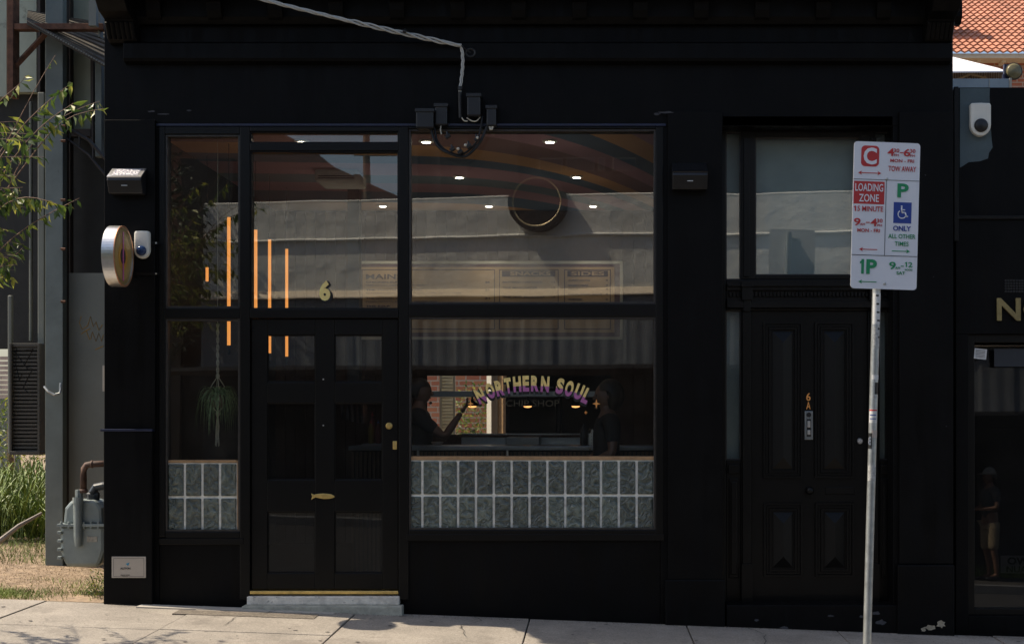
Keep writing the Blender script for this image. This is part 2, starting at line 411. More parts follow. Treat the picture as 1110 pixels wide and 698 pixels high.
# corbels
def corbel(px):
    m_ = MB(); x = WX(px); h = .055
    m_.prism_x([(-.091, zs(26)), (-.12, zs(24)), (-.15, zs(17)), (-.16, zs(9)), (-.24, zs(8)), (-.3, zs(1)), (-.33, zs(-4)), (-.091, zs(-4))], x-h, x+h)
    m_.box(x-h-.015, x+h+.015, -.36, -.091, zs(1), zs(-5))
    return m_.build('corbel', BLK, shop, bevel=.006)
for k in range(13): corbel(172 + 65.2*k)
# end console bracket (top left) and right twin
def console(px0, px1):
    m_ = MB(); x0, x1 = WX(px0), WX(px1)
    m_.prism_x([(0, zs(50)), (-.06, zs(49)), (-.12, zs(42)), (-.15, zs(34)), (-.17, zs(28)), (-.3, zs(24)), (-.38, zs(14)), (-.44, zs(8)), (-.5, zs(4)), (-.5, zs(-8)), (0, zs(-8))], x0, x1)
    m_.box(x0-.03, x1+.03, -.56, .0, zs(4), zs(-12))
    n = 6
    for i in range(n):
        xx = x0 + (x1-x0)*(i+.5)/n
        m_.cyl((xx, -.16, zs(30)), (xx, -.09, zs(46)), .02, seg=8)
    return m_.build('console_bracket', BLK, shop, bevel=.005)
console(121, 152); console(1000, 1029)
# thin ledge above the windows, bluer than the wall
mb = MB(); mb.box(WX(166), WX(722), -.012, 0, zs(137.2), zs(134.4)); P('lintel_ledge', NAVY)
# stall risers
mb = MB(); mb.box(WX(172)+.001, WX(268), .01, .28, GB, zs(583)); P('stall_riser', BLK)
mb = MB(); mb.box(WX(437), WX(716)-.001, .01, .28, GB, zs(580)); P('stall_riser', BLK)
mb = MB(); mb.box(WX(172)+.001, WX(264), -.012, .01, zs(590), zs(583)); P('sill', BLK2)
mb = MB(); mb.box(WX(441), WX(720), -.012, .01, zs(586), zs(578.5)); P('sill', BLK2)
# window frames (timber members)
mb = MB()
F0, F1 = -.006, .09
def fm(px0, px1, py0, py1, y0=F0): mb.box(WX(px0), WX(px1), y0, F1, zs(py1), zs(py0))
fm(172.1, 179, 137.2, 582); fm(260, 271, 137.2, 650); fm(432, 443, 137.2, 650); fm(711, 719, 137.2, 579)
fm(179, 260, 137.2, 146); fm(271, 432, 137.2, 143); fm(443, 711, 137.2, 140)
fm(179, 260, 334, 345.5); fm(271, 432, 335, 345, -.012); fm(443, 711, 329.5, 343.5)
fm(179, 260, 576, 583); fm(443, 711, 574, 580); fm(271, 432, 155, 164)
P('shopfront_frame', BLK2, bevel=.006)

def window(px0, px1, py0, py1, Y=.05, g=GLASS, trim=TRIM, tw=2.2, label=None, parent=None, pb=None):
    m_ = MB(); a, b = WX(px0), WX(px1); c, d = zs(py1), zs(py0); t = tw/140; y0, y1 = F0+.012, Y+.02
    m_.box(a, a+t, y0, y1, c, d); m_.box(b-t, b, y0, y1, c, d)
    m_.box(a+t, b-t, y0, y1, c, c+t); m_.box(a+t, b-t, y0, y1, d-t, d)
    wnd = m_.build('window', trim, parent or shop, bevel=.002, label=label)
    m2 = MB(); m2.box(a+t*.6, b-t*.6, Y, Y+.005, zs(pb) if pb else c+t*.6, d-t*.6); m2.build('pane', g, wnd)
    return wnd
w1 = window(179, 260, 146, 334); w2 = window(179, 260, 345.5, 576, pb=499)
w3 = window(271, 432, 143, 155, tw=1.2, trim=BLK2); w4 = window(271, 432, 164, 335, tw=1.4, trim=BLK2)
w5 = window(443, 711, 140, 329.5); w6 = window(443, 711, 343.5, 574, pb=494)

# glass block wall behind the lower windows
GROUT = mat('block_grout', (.78, .77, .70), .7, var=.25, scale=22)
GBM = bpy.data.materials.new('glass_block'); GBM.use_nodes = True
N, L = nodes(GBM); b = N['Principled BSDF']; b.inputs['Roughness'].default_value = .12; b.inputs['Specular IOR Level'].default_value = .8
tc = N.new('ShaderNodeTexCoord'); v1 = N.new('ShaderNodeTexNoise'); v1.inputs['Scale'].default_value = 15; v1.inputs['Distortion'].default_value = 1.6; v1.inputs['Detail'].default_value = 5
L.new(tc.outputs['Object'], v1.inputs['Vector'])
cr = N.new('ShaderNodeValToRGB'); e = cr.color_ramp.elements; e[0].position = .4; e[0].color = (.04, .055, .046, 1); e[1].position = .75; e[1].color = (.16, .185, .15, 1)
oi = N.new('ShaderNodeObjectInfo'); hv = N.new('ShaderNodeHueSaturation'); mr_ = N.new('ShaderNodeMapRange'); mr_.inputs[3].default_value = .7; mr_.inputs[4].default_value = 1.35
L.new(oi.outputs['Random'], mr_.inputs[0]); L.new(mr_.outputs[0], hv.inputs['Value']); L.new(cr.outputs[0], hv.inputs['Color'])
L.new(v1.outputs['Fac'], cr.inputs[0]); L.new(hv.outputs[0], b.inputs['Base Color'])
bp = N.new('ShaderNodeBump'); bp.inputs['Distance'].default_value = .03; L.new(v1.outputs['Fac'], bp.inputs['Height']); L.new(bp.outputs[0], b.inputs['Normal'])
def block_wall(px0, px1, py0, py1, pitch, first, cap):
    Y = .034
    m_ = MB(); m_.box(WX(px0, Y), WX(px1, Y), Y, Y+.08, WZ(py1, Y), WZ(py0, Y))
    g = m_.build('glass_block_wall', GROUT, shop)
    rows = 2; hh = (py1 - py0) / rows; x = first
    while x < px1-3:
        for r in range(rows):
            a, b2 = max(x+1.25, px0), min(x+pitch-1.25, px1)
            m_ = MB(); m_.box(WX(a, Y), WX(b2, Y), Y-.012, Y+.01, WZ(py0+hh*(r+1)-1.25, Y), WZ(py0+hh*r+1.25, Y))
            m_.build('glass_block', GBM, g, bevel=.008)
        x += pitch
    m_ = MB(); m_.box(WX(px0, .03), WX(px1, .03), .022, .049, WZ(py0, .03)+.002, WZ(py0-cap, .03)); m_.box(WX(px0, .03), WX(px1, .03), .057, .2, WZ(py0, .03)+.002, WZ(py0-cap, .03)); m_.build('timber_cap', TIMB, g, bevel=.003)
    return g
block_wall(445, 709, 498.5, 575, 19.35, 438.5, 4)
g2 = block_wall(181.5, 257, 501.5, 576, 19.0, 181.5, 3)
mb = MB(); mb.box(WX(257.2, .02), WX(259, .02), .02, .1, WZ(574, .02), WZ(499.5, .02)); mb.build('timber_post', TIMB, g2, bevel=.002)

# ---- shop door
door = None
Yd = .02
mb = MB()
dx = [271.6, 289, 341, 362, 414, 431.5]; dy = [345.4, 363, 414, 437, 520, 555, 621, 639]
def dm(a, b, c, d): mb.box(WX(a), WX(b), Yd, Yd+.045, zs(d), zs(c))
dm(dx[0], dx[1], dy[0], dy[7]); dm(dx[2], dx[3], dy[0], dy[7]); dm(dx[4], dx[5], dy[0], dy[7])
for c, d in ((0, 1), (2, 3), (4, 5), (6, 7)):
    for a, b2 in ((1, 2), (3, 4)): dm(dx[a], dx[b2], dy[c], dy[d])
door = mb.build('door', BLK2, shop, bevel=.006)
for c, d in ((1, 2), (3, 4), (5, 6)):
    for a, b2 in ((1, 2), (3, 4)):
        m_ = MB(); m_.box(WX(dx[a]), WX(dx[b2]), Yd+.02, Yd+.025, zs(dy[d]), zs(dy[c])); m_.build('pane', GLASS if c == 1 else GLASSD, door)
        m_ = MB(); t = .008; A, B, C, D = WX(dx[a]), WX(dx[b2]), zs(dy[d]), zs(dy[c]); y0, y1 = Yd+.008, Yd+.019
        m_.box(A, A+t, y0, y1, C, D); m_.box(B-t, B, y0, y1, C, D); m_.box(A+t, B-t, y0, y1, C, C+t); m_.box(A+t, B-t, y0, y1, D-t, D)
        m_.build('glazing_bead', BLK2, door, bevel=.003)
m_ = MB(); m_.lathe([(.026, 0), (.026, -.012), (.018, -.02)], (WX(421.5), Yd, zs(461.5)), axis='Y'); m_.lathe([(.012, -.0205), (.01, -.028)], (WX(421.5), Yd, zs(461.5)), axis='Y', seg=12); m_.build('lock', BRASS, door, smooth=False)
m_ = MB(); m_.box(WX(425.5), WX(430), Yd-.008, Yd, zs(487), zs(478)); m_.build('latch_plate', BRASS, door, bevel=.003)
for q in (411, 461): m_ = MB(); m_.lathe([(.006, 0), (.006, -.006), (.003, -.009)], (WX(350), Yd, zs(q)), axis='Y', seg=10); m_.build('stud', ALU, door)
# fish shaped brass letter pull
fx = lambda u, v: (WX(337 + u), zs(537.5 - v))
fish = [(0, 3.2), (3, 1.6), (6, 2.2), (9, 2.6), (13, 2.9), (18, 2.6), (22, 1.9), (25, .3), (26, -.8), (24, -1.9), (20, -2.8), (14, -3.0), (9, -2.2), (5, -1.2), (2, -2.6), (0, -4.3), (1.6, -.4)]
m_ = MB(); m_.prism([fx(*p) for p in fish], Yd-.022, Yd-.006); m_.box(*[WX(349), WX(352)], Yd-.006, Yd, zs(539), zs(536)); m_.build('fish_pull', BRASS, door, bevel=.004)
# threshold: brass strip, marble step
mb = MB(); mb.box(WX(271.2), WX(431.8), -.01, .25, zs(643.5), zs(640)); P('threshold_strip', BRASS, bevel=.003)
MARB = mat('worn_marble', (.7, .66, .58), .55, var=.3, scale=14, bump=.001)
stains(MARB, 18, .58, (.12, .11, .1), .6)
mb = MB(); mb.box(WX(269), WX(433.5), -.045, .25, zs(654.5), zs(645.5)); P('door_step', MARB, bevel=.006)
mb = MB(); mb.box(WX(262.5, -.1), WX(436, -.1), -.12, .0, -.3, WZ(656.8, -.12)); P('door_step', mat('step_stone', (.4, .39, .32), .7, var=.3, scale=15), bevel=.008)
mb = MB(); mb.box(WX(268.1), WX(436.9), .0, .28, GB, zs(654.6)); P('door_footing', BLK, bevel=0)
# gold 6 on the transom pane, with dark shadow
m_ = MB(); put_text(m_, '6', WX(352.4), zs(316), .044, 25/140, 14.5/140, .001, bold=.06); m_.build('number_shadow', BLACKM, w4)
m_ = MB(); put_text(m_, '6', WX(351), zs(314.6), .041, 22/140, 12/140, .002, bold=.05); m_.build('house_number', mat('pale_gold', (1, .74, .27), .4), w4)
# white glint sticker on main pane bottom (frame top) - small lamp cap seen above transom
# ---- window lettering, arched
def arch_text(word_items, mats_, Y, parent):
    pass
letters = [('N', 520, 429, 22, -26), ('O', 531, 424, 22, -20), ('R', 541, 421, 22, -14), ('T', 550.3, 418.5, 22, -9), ('H', 560.3, 416.8, 22, -4), ('E', 569.8, 416.2, 22, -1), ('R', 579.7, 416.2, 22, 1), ('N', 590.7, 416.8, 22, 4),
           ('S', 607, 418.9, 22, 11), ('O', 617, 421.7, 22, 15), ('U', 627.5, 425, 22, 21), ('L', 635.8, 429.5, 22, 26)]
YL = .042
top_mb, bot_mb, sh_mb = MB(), MB(), MB()
for ch, px, py, hh, ang in letters:
    py -= .6
    for which in ('sh', 'top', 'bot'):
        me = text_mesh(ch, 1.0, .01, .085 if which == 'sh' else .055, res=5)
        wpx = {'R': 8.6, 'N': 9, 'H': 8.6, 'O': 8.8, 'S': 8, 'T': 7.5, 'E': 7, 'U': 8.6, 'L': 7}[ch]
        hpx = 17.2; wpx *= 1.0
        k = 1.0 if which != 'sh' else 1.12
        sx = wpx/140 / me['w'] * k; sy = hpx/140 / me['h'] * k
        b2 = bmesh.new(); b2.from_mesh(me)
        if which in ('top', 'bot'):
            cut = -me['h'] * .13
            bmesh.ops.bisect_plane(b2, geom=b2.verts[:]+b2.edges[:]+b2.faces[:], plane_co=(0, cut, 0), plane_no=(0, 1, 0), clear_inner=(which == 'top'), clear_outer=(which == 'bot'))
        off = (1.0, 2.0) if which == 'sh' else (0, 0)
        a = math.radians(ang)
        M = Matrix.Translation((WX(px + off[0] - (1.2 if which == 'sh' else 0)), YL + (.001 if which == 'sh' else -.0015), zs(py + off[1]))) @ Matrix.Rotation(a, 4, 'Y') @ Matrix.Rotation(R(90), 4, 'X') @ Matrix.Diagonal((sx, sy, .05, 1))
        b2.transform(M); t = bpy.data.meshes.new('t'); b2.to_mesh(t); b2.free()
        {'sh': sh_mb, 'top': top_mb, 'bot': bot_mb}[which].bm.from_mesh(t); bpy.data.meshes.remove(t); bpy.data.meshes.remove(me)
sh_mb.build('lettering_shadow', BLACKM, w6, fixn=False)
top_mb.build('lettering', mat('gold_letter', (.85, .62, .22), .5, .0, var=.25, scale=40), w6, fixn=False); bot_mb.build('lettering_base', PURP, w6, fixn=False)
m_ = MB(); put_text(m_, 'CHIP SHOP', WX(577), zs(437), YL, 7.0/140, 58/140, .0008, bold=.0); m_.build('lettering', mat('dull_gold', (.03, .025, .01), .6), w6)
def star(cx, cy, r):
    return [(WX(cx + math.sin(k*PI/4) * (r if k % 2 == 0 else r*.32)), zs(cy - math.cos(k*PI/4) * (r*1.15 if k % 2 == 0 else r*.32))) for k in range(8)]
for (cx, cy, r) in ((646.5, 437.5, 4.6), (635, 447, 2.2), (509.5, 437.5, 3.6)):
    m_ = MB(); m_.prism(star(cx, cy, r), YL, YL+.001); m_.build('star_decal', ORANGE, w6)

# ================================================================== RIGHT DOORWAY (6A)
YR = .2
q = lambda px: WX(px, YR)
qz = lambda py: WZ(py, YR)
def rb(m_, px0, px1, py0, py1, y0=YR, y1=YR+.1): m_.box(q(px0), q(px1), y0, y1, qz(py1), qz(py0)); return m_
m_ = MB()
rb(m_, 776, 787, 118, 690); rb(m_, 803, 819, 118, 303); rb(m_, 931, 948, 118, 303); rb(m_, 965, 976, 118, 690)
rb(m_, 787, 803, 118, 143); rb(m_, 819, 931, 118, 149); rb(m_, 948, 965, 118, 143)
rb(m_, 787, 965, 303, 337); rb(m_, 803, 814.5, 337, 690); rb(m_, 941, 953, 337, 690)
rb(m_, 819, 931, 298, 303)
rb(m_, 787, 803, 498, 690); rb(m_, 953, 965, 498, 690)
m_.build('doorway_frame', BLK2, shop, bevel=.005)
m_ = MB()
for (a, b2, yy) in ((308, 311, .06), (311, 315, .035), (324, 328, .03), (328, 334, .055)): rb(m_, 787.5, 964.5, a, b2, YR-yy, YR)
for k in range(44): rb(m_, 790+k*4, 792.4+k*4, 317, 321.5, YR-.025, YR)
m_.build('dentil_moulding', BLK2, shop, bevel=.002)
m_ = MB()
for a, b2 in ((804.5, 813.5), (942, 951)):
    rb(m_, a, b2, 338, 645, YR-.04, YR); rb(m_, a-2, b2+2, 306, 312, YR-.09, YR-.06); rb(m_, a-1.2, b2+1.2, 312, 326, YR-.075, YR-.0555); rb(m_, a+.6, b2-.6, 326, 338, YR-.06, YR-.0552)
    rb(m_, a+1.5, b2-1.5, 150, 300, YR-.02, YR); rb(m_, a-1.5, b2+1.5, 610, 652, YR-.055, YR-.04)
m_.build('door_pilaster', BLK2, shop, bevel=.004)
m_ = MB()
for a, b2 in ((789, 801.5), (954, 964)):
    rb(m_, a, b2, 503, 513, YR-.02, YR); rb(m_, a+1, b2-1, 518, 626, YR-.012, YR)
    rb(m_, a+3, b2-3, 522, 622, YR-.024, YR-.0125)
m_.build('side_panel', BLK2, shop, bevel=.005)
FROST = mat('pale_blind', (.36, .42, .42), .7, var=.12, scale=2.5)
def rwin(a, b2, c, d):
    m_ = MB(); t = 1.0
    for bb in ((a, a+t, c, d), (b2-t, b2, c, d), (a+t, b2-t, c, c+t), (a+t, b2-t, d-t, d)): rb(m_, *bb, YR+.012, YR+.05)
    wd = m_.build('window', TRIM, shop)
    m_ = MB(); rb(m_, a+.5, b2-.5, c+.5, d-.5, YR+.03, YR+.034); m_.build('pane', GLASS, wd)
    m_ = MB(); rb(m_, a-.5, b2+.5, c-.5, d+.5, YR+.12, YR+.125); m_.build('blind', FROST, wd)
for r_ in ((819, 931, 149, 298), (787, 803, 143, 303), (948, 965, 143, 303), (787, 803, 337, 498), (953, 965, 337, 498)): rwin(*r_)
# reveal returns are the wall edges; door leaf
m_ = MB(); rb(m_, 814.6, 940.9, 337.2, 652, YR+.02, YR+.065)
d2 = m_.build('door', BLK2, shop, bevel=.003)
def rpanel(a, b2, c, d):
    m_ = MB()
    for i, (ins, y) in enumerate(((0, -.022), (3, -.012), (6, -.018))):
        t = 2.2
        A, B, C, D = a+ins, b2-ins, c+ins, d-ins
        for bb in ((A, A+t, C, D), (B-t, B, C, D), (A+t, B-t, C, C+t), (A+t, B-t, D-t, D)): rb(m_, *bb, YR+.02+y, YR+.0195)
    # raised hipped field
    A, B, C, D = q(a+10), q(b2-10), qz(d-10), qz(c+10); mx = (A+B)/2; hy = YR+.02-.035; by = YR+.019; hh = (B-A)/2*1.1
    vs = [m_.bm.verts.new(p) for p in ((A, by, C), (B, by, C), (B, by, D), (A, by, D), (mx, hy, C+hh), (mx, hy, D-hh))]
    for f in ((0, 1, 4), (1, 2, 5, 4), (2, 3, 5), (3, 0, 4, 5), (3, 2, 1, 0)): m_.bm.faces.new([vs[i] for i in f])
    m_.build('panel', BLK2, d2, bevel=.0)
for r_ in ((827.5, 870, 349, 518), (883.5, 926, 349, 518), (828, 870, 545, 625), (884, 926, 545, 625)): rpanel(*r_)
m_ = MB(); m_.lathe([(.03, 0), (.03, -.008), (.012, -.014), (.012, -.03), (.028, -.04), (.03, -.055), (.02, -.066), (.003, -.07)], (q(877.5), YR+.02, qz(531.5)), axis='Y'); m_.build('door_knob', BLK2, d2, smooth=True)
m_ = MB(); rb(m_, 895, 927, 527.5, 535.5, YR+.01, YR+.0199); m_.build('letter_slot', BLK2, d2, bevel=.004)
m_ = MB(); m_.lathe([(.024, 0), (.024, -.012), (.019, -.02)], (q(932.4), YR+.02, qz(478)), axis='Y'); m_.lathe([(.011, -.0201), (.009, -.025)], (q(932.4), YR+.02, qz(478)), axis='Y', seg=12); m_.build('lock', ALU, d2)
ic = MB(); rb(ic, 872.5, 881.3, 445.5, 476.3, YR+.008, YR+.0199); ic = ic.build('lock_plate', STEEL, d2, bevel=.002)
m_ = MB(); m_.lathe([(.019, 0), (.019, -.006)], (q(876.9), YR+.008, qz(449.5)), axis='Y', seg=16); rb(m_, 874.6, 879.2, 454, 473, YR+.004, YR+.0079); m_.build('lock_button', DKPL, d2, bevel=.001)
m_ = MB(); rb(m_, 875.3, 878.4, 456, 463, YR-.002, YR+.0039); rb(m_, 875.3, 878.4, 466, 471, YR-.002, YR+.0039); m_.build('key_barrel', ALU, d2, bevel=.002)
m_ = MB(); put_text(m_, '6', q(876.6), qz(430), YR+.014, 8.5/137, 4.6/137, .004, bold=.01); put_text(m_, 'A', q(876.6), qz(439.5), YR+.014, 8/137, 4.6/137, .004, bold=.01)
m_.build('house_number', ORANGE, d2)
m_ = MB(); rb(m_, 815, 941, 652.2, 653.4, YR+.0, YR+.06); m_.build('weather_strip', mat('blued_strip', (.08, .1, .12), .3, .6), d2)
mb = MB(); mb.box(WX(787), WX(974), -.05, .45, GB, zs(654.5)); mb.box(WX(783.2), WX(967.8), .35, .5, GB, zs(650)); P('door_step', BLK, bevel=.008)
# wall behind 6A opening so nothing leaks
mb = MB(); mb.box(WX(770), WX(980), .40, .45, -.2, 3.9); P('inner_wall', mat('passage_wall', (.04, .04, .04)), bevel=0)
# chipped plaster on the plinth and faint light scuffs
CHIP = mat('bare_plaster', (.34, .29, .21), .9, var=.35, scale=30)
def chip(cx, cy, rx, ry, Y, n=14, seed=1, m=CHIP, name='paint_chip'):
    rd = random.Random(seed); m_ = MB(); pts = []
    for k in range(n):
        a = 2*PI*k/n; r = rd.uniform(.55, 1.1); pts.append((WX(cx + rx*r*math.cos(a), Y), WZ(cy + ry*r*math.sin(a), Y)))
    m_.prism(pts, Y-.0018, Y+.001); return m_.build(name, m, shop)
chip(1008, 680, 8, 3, -.076, seed=3); chip(1020, 676, 5, 5, -.076, seed=8); chip(1001, 682, 3, 2, -.076, seed=5)
GREYC = mat('grey_scuff', (.05, .05, .055), .8)
for i, (cx, cy, rx, ry) in enumerate(((955, 674, 6, 3), (950, 664, 5, 2.4), (820, 672, 2.6, 1.6), (900, 667, 4, 1.2), (934, 668, 3, 1.5), (850, 680, 5, 2))): chip(cx, cy, rx, ry, -.051, seed=20+i, m=GREYC)
for i, (cx, cy, rx, ry) in enumerate(((164, 121, 5, 1.0), (178, 124, 8, .9), (205, 120, 3, 1.0), (722, 122, 9, 1.2), (712, 124, 4, 1.5))): chip(cx, cy, rx, ry, -.001 if cx != 722 and cx > 168 else -.046 if cx < 168 else -.036, seed=50+i, m=GREYC)
for i, (cx, cy) in enumerate(((1003, 190), (1026, 462), (1012, 300))): chip(cx, cy, .8, .7, -.036, seed=70+i, m=GREYC, n=7)

# ================================================================== INTERIOR
RX0, RX1 = XL+.252, WX(760)
BOARD = mat('dark_board', (.055, .036, .027), .95, spec=.05, var=.3, scale=9)
FLOORM = mat('vinyl_floor', (.06, .045, .035), .35, var=.2)
DARKW = mat('dark_plaster', (.05, .045, .042), .7, var=.15)
mb = MB(); mb.box(RX0, RX1, .3, 7.62, -.3, .1); P('floor_slab', FLOORM, bevel=0)
mb = MB(); mb.box(RX1, RX1+.1, .3, 7.6, .1, 3.9); P('inner_wall', DARKW, bevel=0)
mb = MB(); mb.box(RX0, RX0+.04, .33, 7.6, .1, 3.9); P('wall_lining', mat('lining_dark', (.016, .014, .012), .8), bevel=0)
# painted ceiling with retro stripes
CEIL = bpy.data.materials.new('striped_ceiling_paint'); CEIL.use_nodes = True; N, L = nodes(CEIL); b = N['Principled BSDF']; b.inputs['Roughness'].default_value = .6
tc = N.new('ShaderNodeTexCoord'); sp = N.new('ShaderNodeSeparateXYZ'); L.new(tc.outputs['Object'], sp.inputs[0])
def math_(op, a, bb):
    m = N.new('ShaderNodeMath'); m.operation = op
    for i, v in enumerate((a, bb)):
        if v is None: continue
        if isinstance(v, (int, float)): m.inputs[i].default_value = v
        else: L.new(v, m.inputs[i])
    return m.outputs[0]
xx = math_('ADD', sp.outputs[0], 1.7); xx = math_('MAXIMUM', xx, 0); x2 = math_('POWER', xx, 2.4); sh = math_('MULTIPLY', x2, .36)
sw = math_('MULTIPLY', sp.outputs[0], -.08)
vv = math_('SUBTRACT', sp.outputs[1], sh); vv = math_('ADD', vv, sw); vv = math_('ADD', vv, 3.0); vv = math_('DIVIDE', vv, 8.0)
cr = N.new('ShaderNodeValToRGB'); cr.color_ramp.interpolation = 'CONSTANT'; L.new(vv, cr.inputs[0])
br, orr, nv, mv, tl = (.22, .12, .11, 1), (.50, .27, .12, 1), (.08, .12, .17, 1), (.36, .20, .23, 1), (.14, .18, .21, 1)
stops = [(-3, mv), (-1.6, orr), (-.9, nv), (-.3, mv), (.5-.2, br), (.95, orr), (1.45, nv), (1.85, mv), (2.5, tl), (2.95, mv), (3.5, nv), (4.2, orr)]
e = cr.color_ramp.elements
for i, (p, c) in enumerate(stops):
    pos = (p+3)/8
    if i < 2: e[i].position = pos; e[i].color = c
    else: el = e.new(pos); el.color = c
L.new(cr.outputs[0], b.inputs['Base Color'])
mb = MB(); mb.box(RX0+.041, RX1-.001, .33, 7.6, 3.75, 3.85); P('ceiling', CEIL, bevel=0)
# board wall with serving hatch (Y 4.6)
YW = 4.6
def ib(m_, px0, px1, py0, py1, y0, y1): m_.box(WX(px0, y0), WX(px1, y0), y0, y1, WZ(py1, y0), WZ(py0, y0)); return m_
hz0, hz1 = WZ(471, YW), WZ(407, YW); hx0, hx1 = WX(462, YW), WX(662, YW)
mb = MB()
def boards(x0, x1, z0, z1, y):
    n = max(1, int((x1-x0)/.11)); st = (x1-x0)/n
    for i in range(n): mb.box(x0+st*i+.003, x0+st*(i+1)-.003, y+random.uniform(0, .003), y+.03, z0, z1)
boards(RX0+.05, hx0, .1, 3.74, YW); boards(hx0, hx1, hz1, 3.74, YW); boards(hx0, hx1, .1, hz0, YW); boards(hx1, RX1-.01, .1, 3.74, YW)
mb.box(RX0+.05, hx0-.001, YW+.04, YW+.1, .1, 3.74); mb.box(hx0, hx1, YW+.04, YW+.1, hz1, 3.74); mb.box(hx0, hx1, YW+.04, YW+.1, .1, hz0); mb.box(hx1+.001, RX1-.01, YW+.04, YW+.1, .1, 3.74)
P('board_wall', BOARD, bevel=0)
# rear wall with a doorway and window to the yard
YB = 7.5
bx0, bx1 = WX(462, YB), WX(549, YB); cx0, cx1 = WX(368, YB), WX(394, YB)
mb = MB()
mb.box(RX0, cx0, YB, YB+.12, .1, 3.74); mb.box(cx0, cx1, YB, YB+.12, .1, WZ(461, YB)); mb.box(cx0, cx1, YB, YB+.12, WZ(425, YB), 3.74)
mb.box(cx1, bx0, YB, YB+.12, .1, 3.74); mb.box(bx0, bx1, YB, YB+.12, 2.35, 3.74); mb.box(bx1, RX1, YB, YB+.12, .1, 3.74)
P('rear_wall', DARKW, bevel=0)
LOUV = mat('cream_louvre', (.8, .76, .62), .6, var=.1)
# wait: opening in board wall for the small window is at the left of the hatch
# counter with slatted front
cnt = thing('service_counter', 'long counter with slatted timber front behind the glass blocks', 'counter', (-.4, 1.0, .1))
cx_0, cx_1 = WX(381, 1.0), .72
m_ = MB(); m_.box(cx_0, cx_1, 1.03, 1.5, .1, 1.2); m_.build('counter_body', mat('counter_dark', (.03, .025, .02)), cnt)
m_ = MB(); x = cx_0
while x < cx_1: m_.box(x, x+.022, .998, 1.029, .12, 1.19); x += .036
m_.build('slatted_front', WALN, cnt)
m_ = MB(); m_.box(cx_0-.02, cx_1+.02, .96, 1.62, 1.205, 1.24); m_.build('countertop', STEEL, cnt, bevel=.004)
for px in (453, 550, 647):
    m_ = MB(); m_.box(WX(px, .95)-.008, WX(px, .95)+.008, .94, .997, 1.1, 1.204); m_.build('bracket', ALU, cnt)
# stainless bench behind, upstand
kb = thing('kitchen_bench', 'stainless steel kitchen bench under the serving hatch', 'bench', (-.8, 4.0, .1))
m_ = MB(); m_.box(WX(500, 3.7), WX(640, 3.7), 3.7, 4.3, 1.12, 1.16); m_.build('bench_top', STEEL, kb, bevel=.004)
m_ = MB(); m_.box(WX(500, 4.3), WX(640, 4.3), 4.31, 4.36, 1.0, WZ(474, 4.3)); m_.box(WX(500, 4.2), WX(640, 4.2), 4.2, 4.31, 1.29, 1.305); m_.build('upstand', STEEL, kb, bevel=.003)
m_ = MB(); m_.box(WX(548, 3.68), WX(585, 3.68), 3.68, 4.19, 1.161, WZ(473.5, 3.68)); m_.build('drawer_unit', STEEL, kb, bevel=.01)
for xx_ in (WX(503, 3.7), WX(637, 3.7)):
    for yy in (3.74, 4.25):
        m_ = MB(); m_.cyl((xx_, yy, .1), (xx_, yy, 1.12), .02); m_.build('leg', STEEL, kb)
# pass shelf
m_ = MB(); m_.box(WX(464, 4.2), WX(655, 4.2), 4.2, 4.59, WZ(430, 4.2), WZ(424, 4.2)); 
tag(m_.build('pass_shelf', STEEL, None, bevel=.004), 'long stainless steel shelf across the serving hatch', 'shelf')
# black appliance and cupboard in the kitchen, beyond the hatch
ap = thing('oven', 'black kitchen oven seen through the serving hatch', 'oven', (WX(590, 6), 6.2, .1))
m_ = MB(); m_.box(WX(548, 5.9), WX(608, 5.9), 5.9, 6.6, .1, 1.95); m_.build('oven_body', DKPL, ap, bevel=.01)
m_ = MB(); m_.box(WX(552, 5.87), WX(604, 5.87), 5.875, 5.899, 1.3, 1.8); m_.build('oven_door', BLK2, ap, bevel=.01)
m_ = MB(); m_.cyl((WX(556, 5.85), 5.84, 1.83), (WX(600, 5.85), 5.84, 1.83), .012); m_.build('handle', STEEL, ap)
# heat lamps
LAMPW = mat('warm_lamp', (.9, .5, .2), .4, emit=(1, .45, .15), estr=1.6)
for i, (px, lb) in enumerate(((512, 'warm heat lamp at left end of the pass shelf'), (572, 'warm heat lamp in the middle of the pass shelf'), (624, 'warm heat lamp at right end of the pass shelf'))):
    X = WX(px, 4.35); z = WZ(440, 4.35)
    t = thing('heat_lamp', lb, 'lamp', (X, 4.35, z), 'heat lamps under the pass shelf')
    m_ = MB(); m_.lathe([(.01, .1), (.015, .06), (.07, .02), (.075, .0), (.07, 0.001)], (X, 4.35, z)); m_.build('shade', BLK2, t)
    m_ = MB(); m_.sphere((X, 4.35, z-.002), .028, (1.6, 1.6, .6)); m_.build('bulb', LAMPW, t)
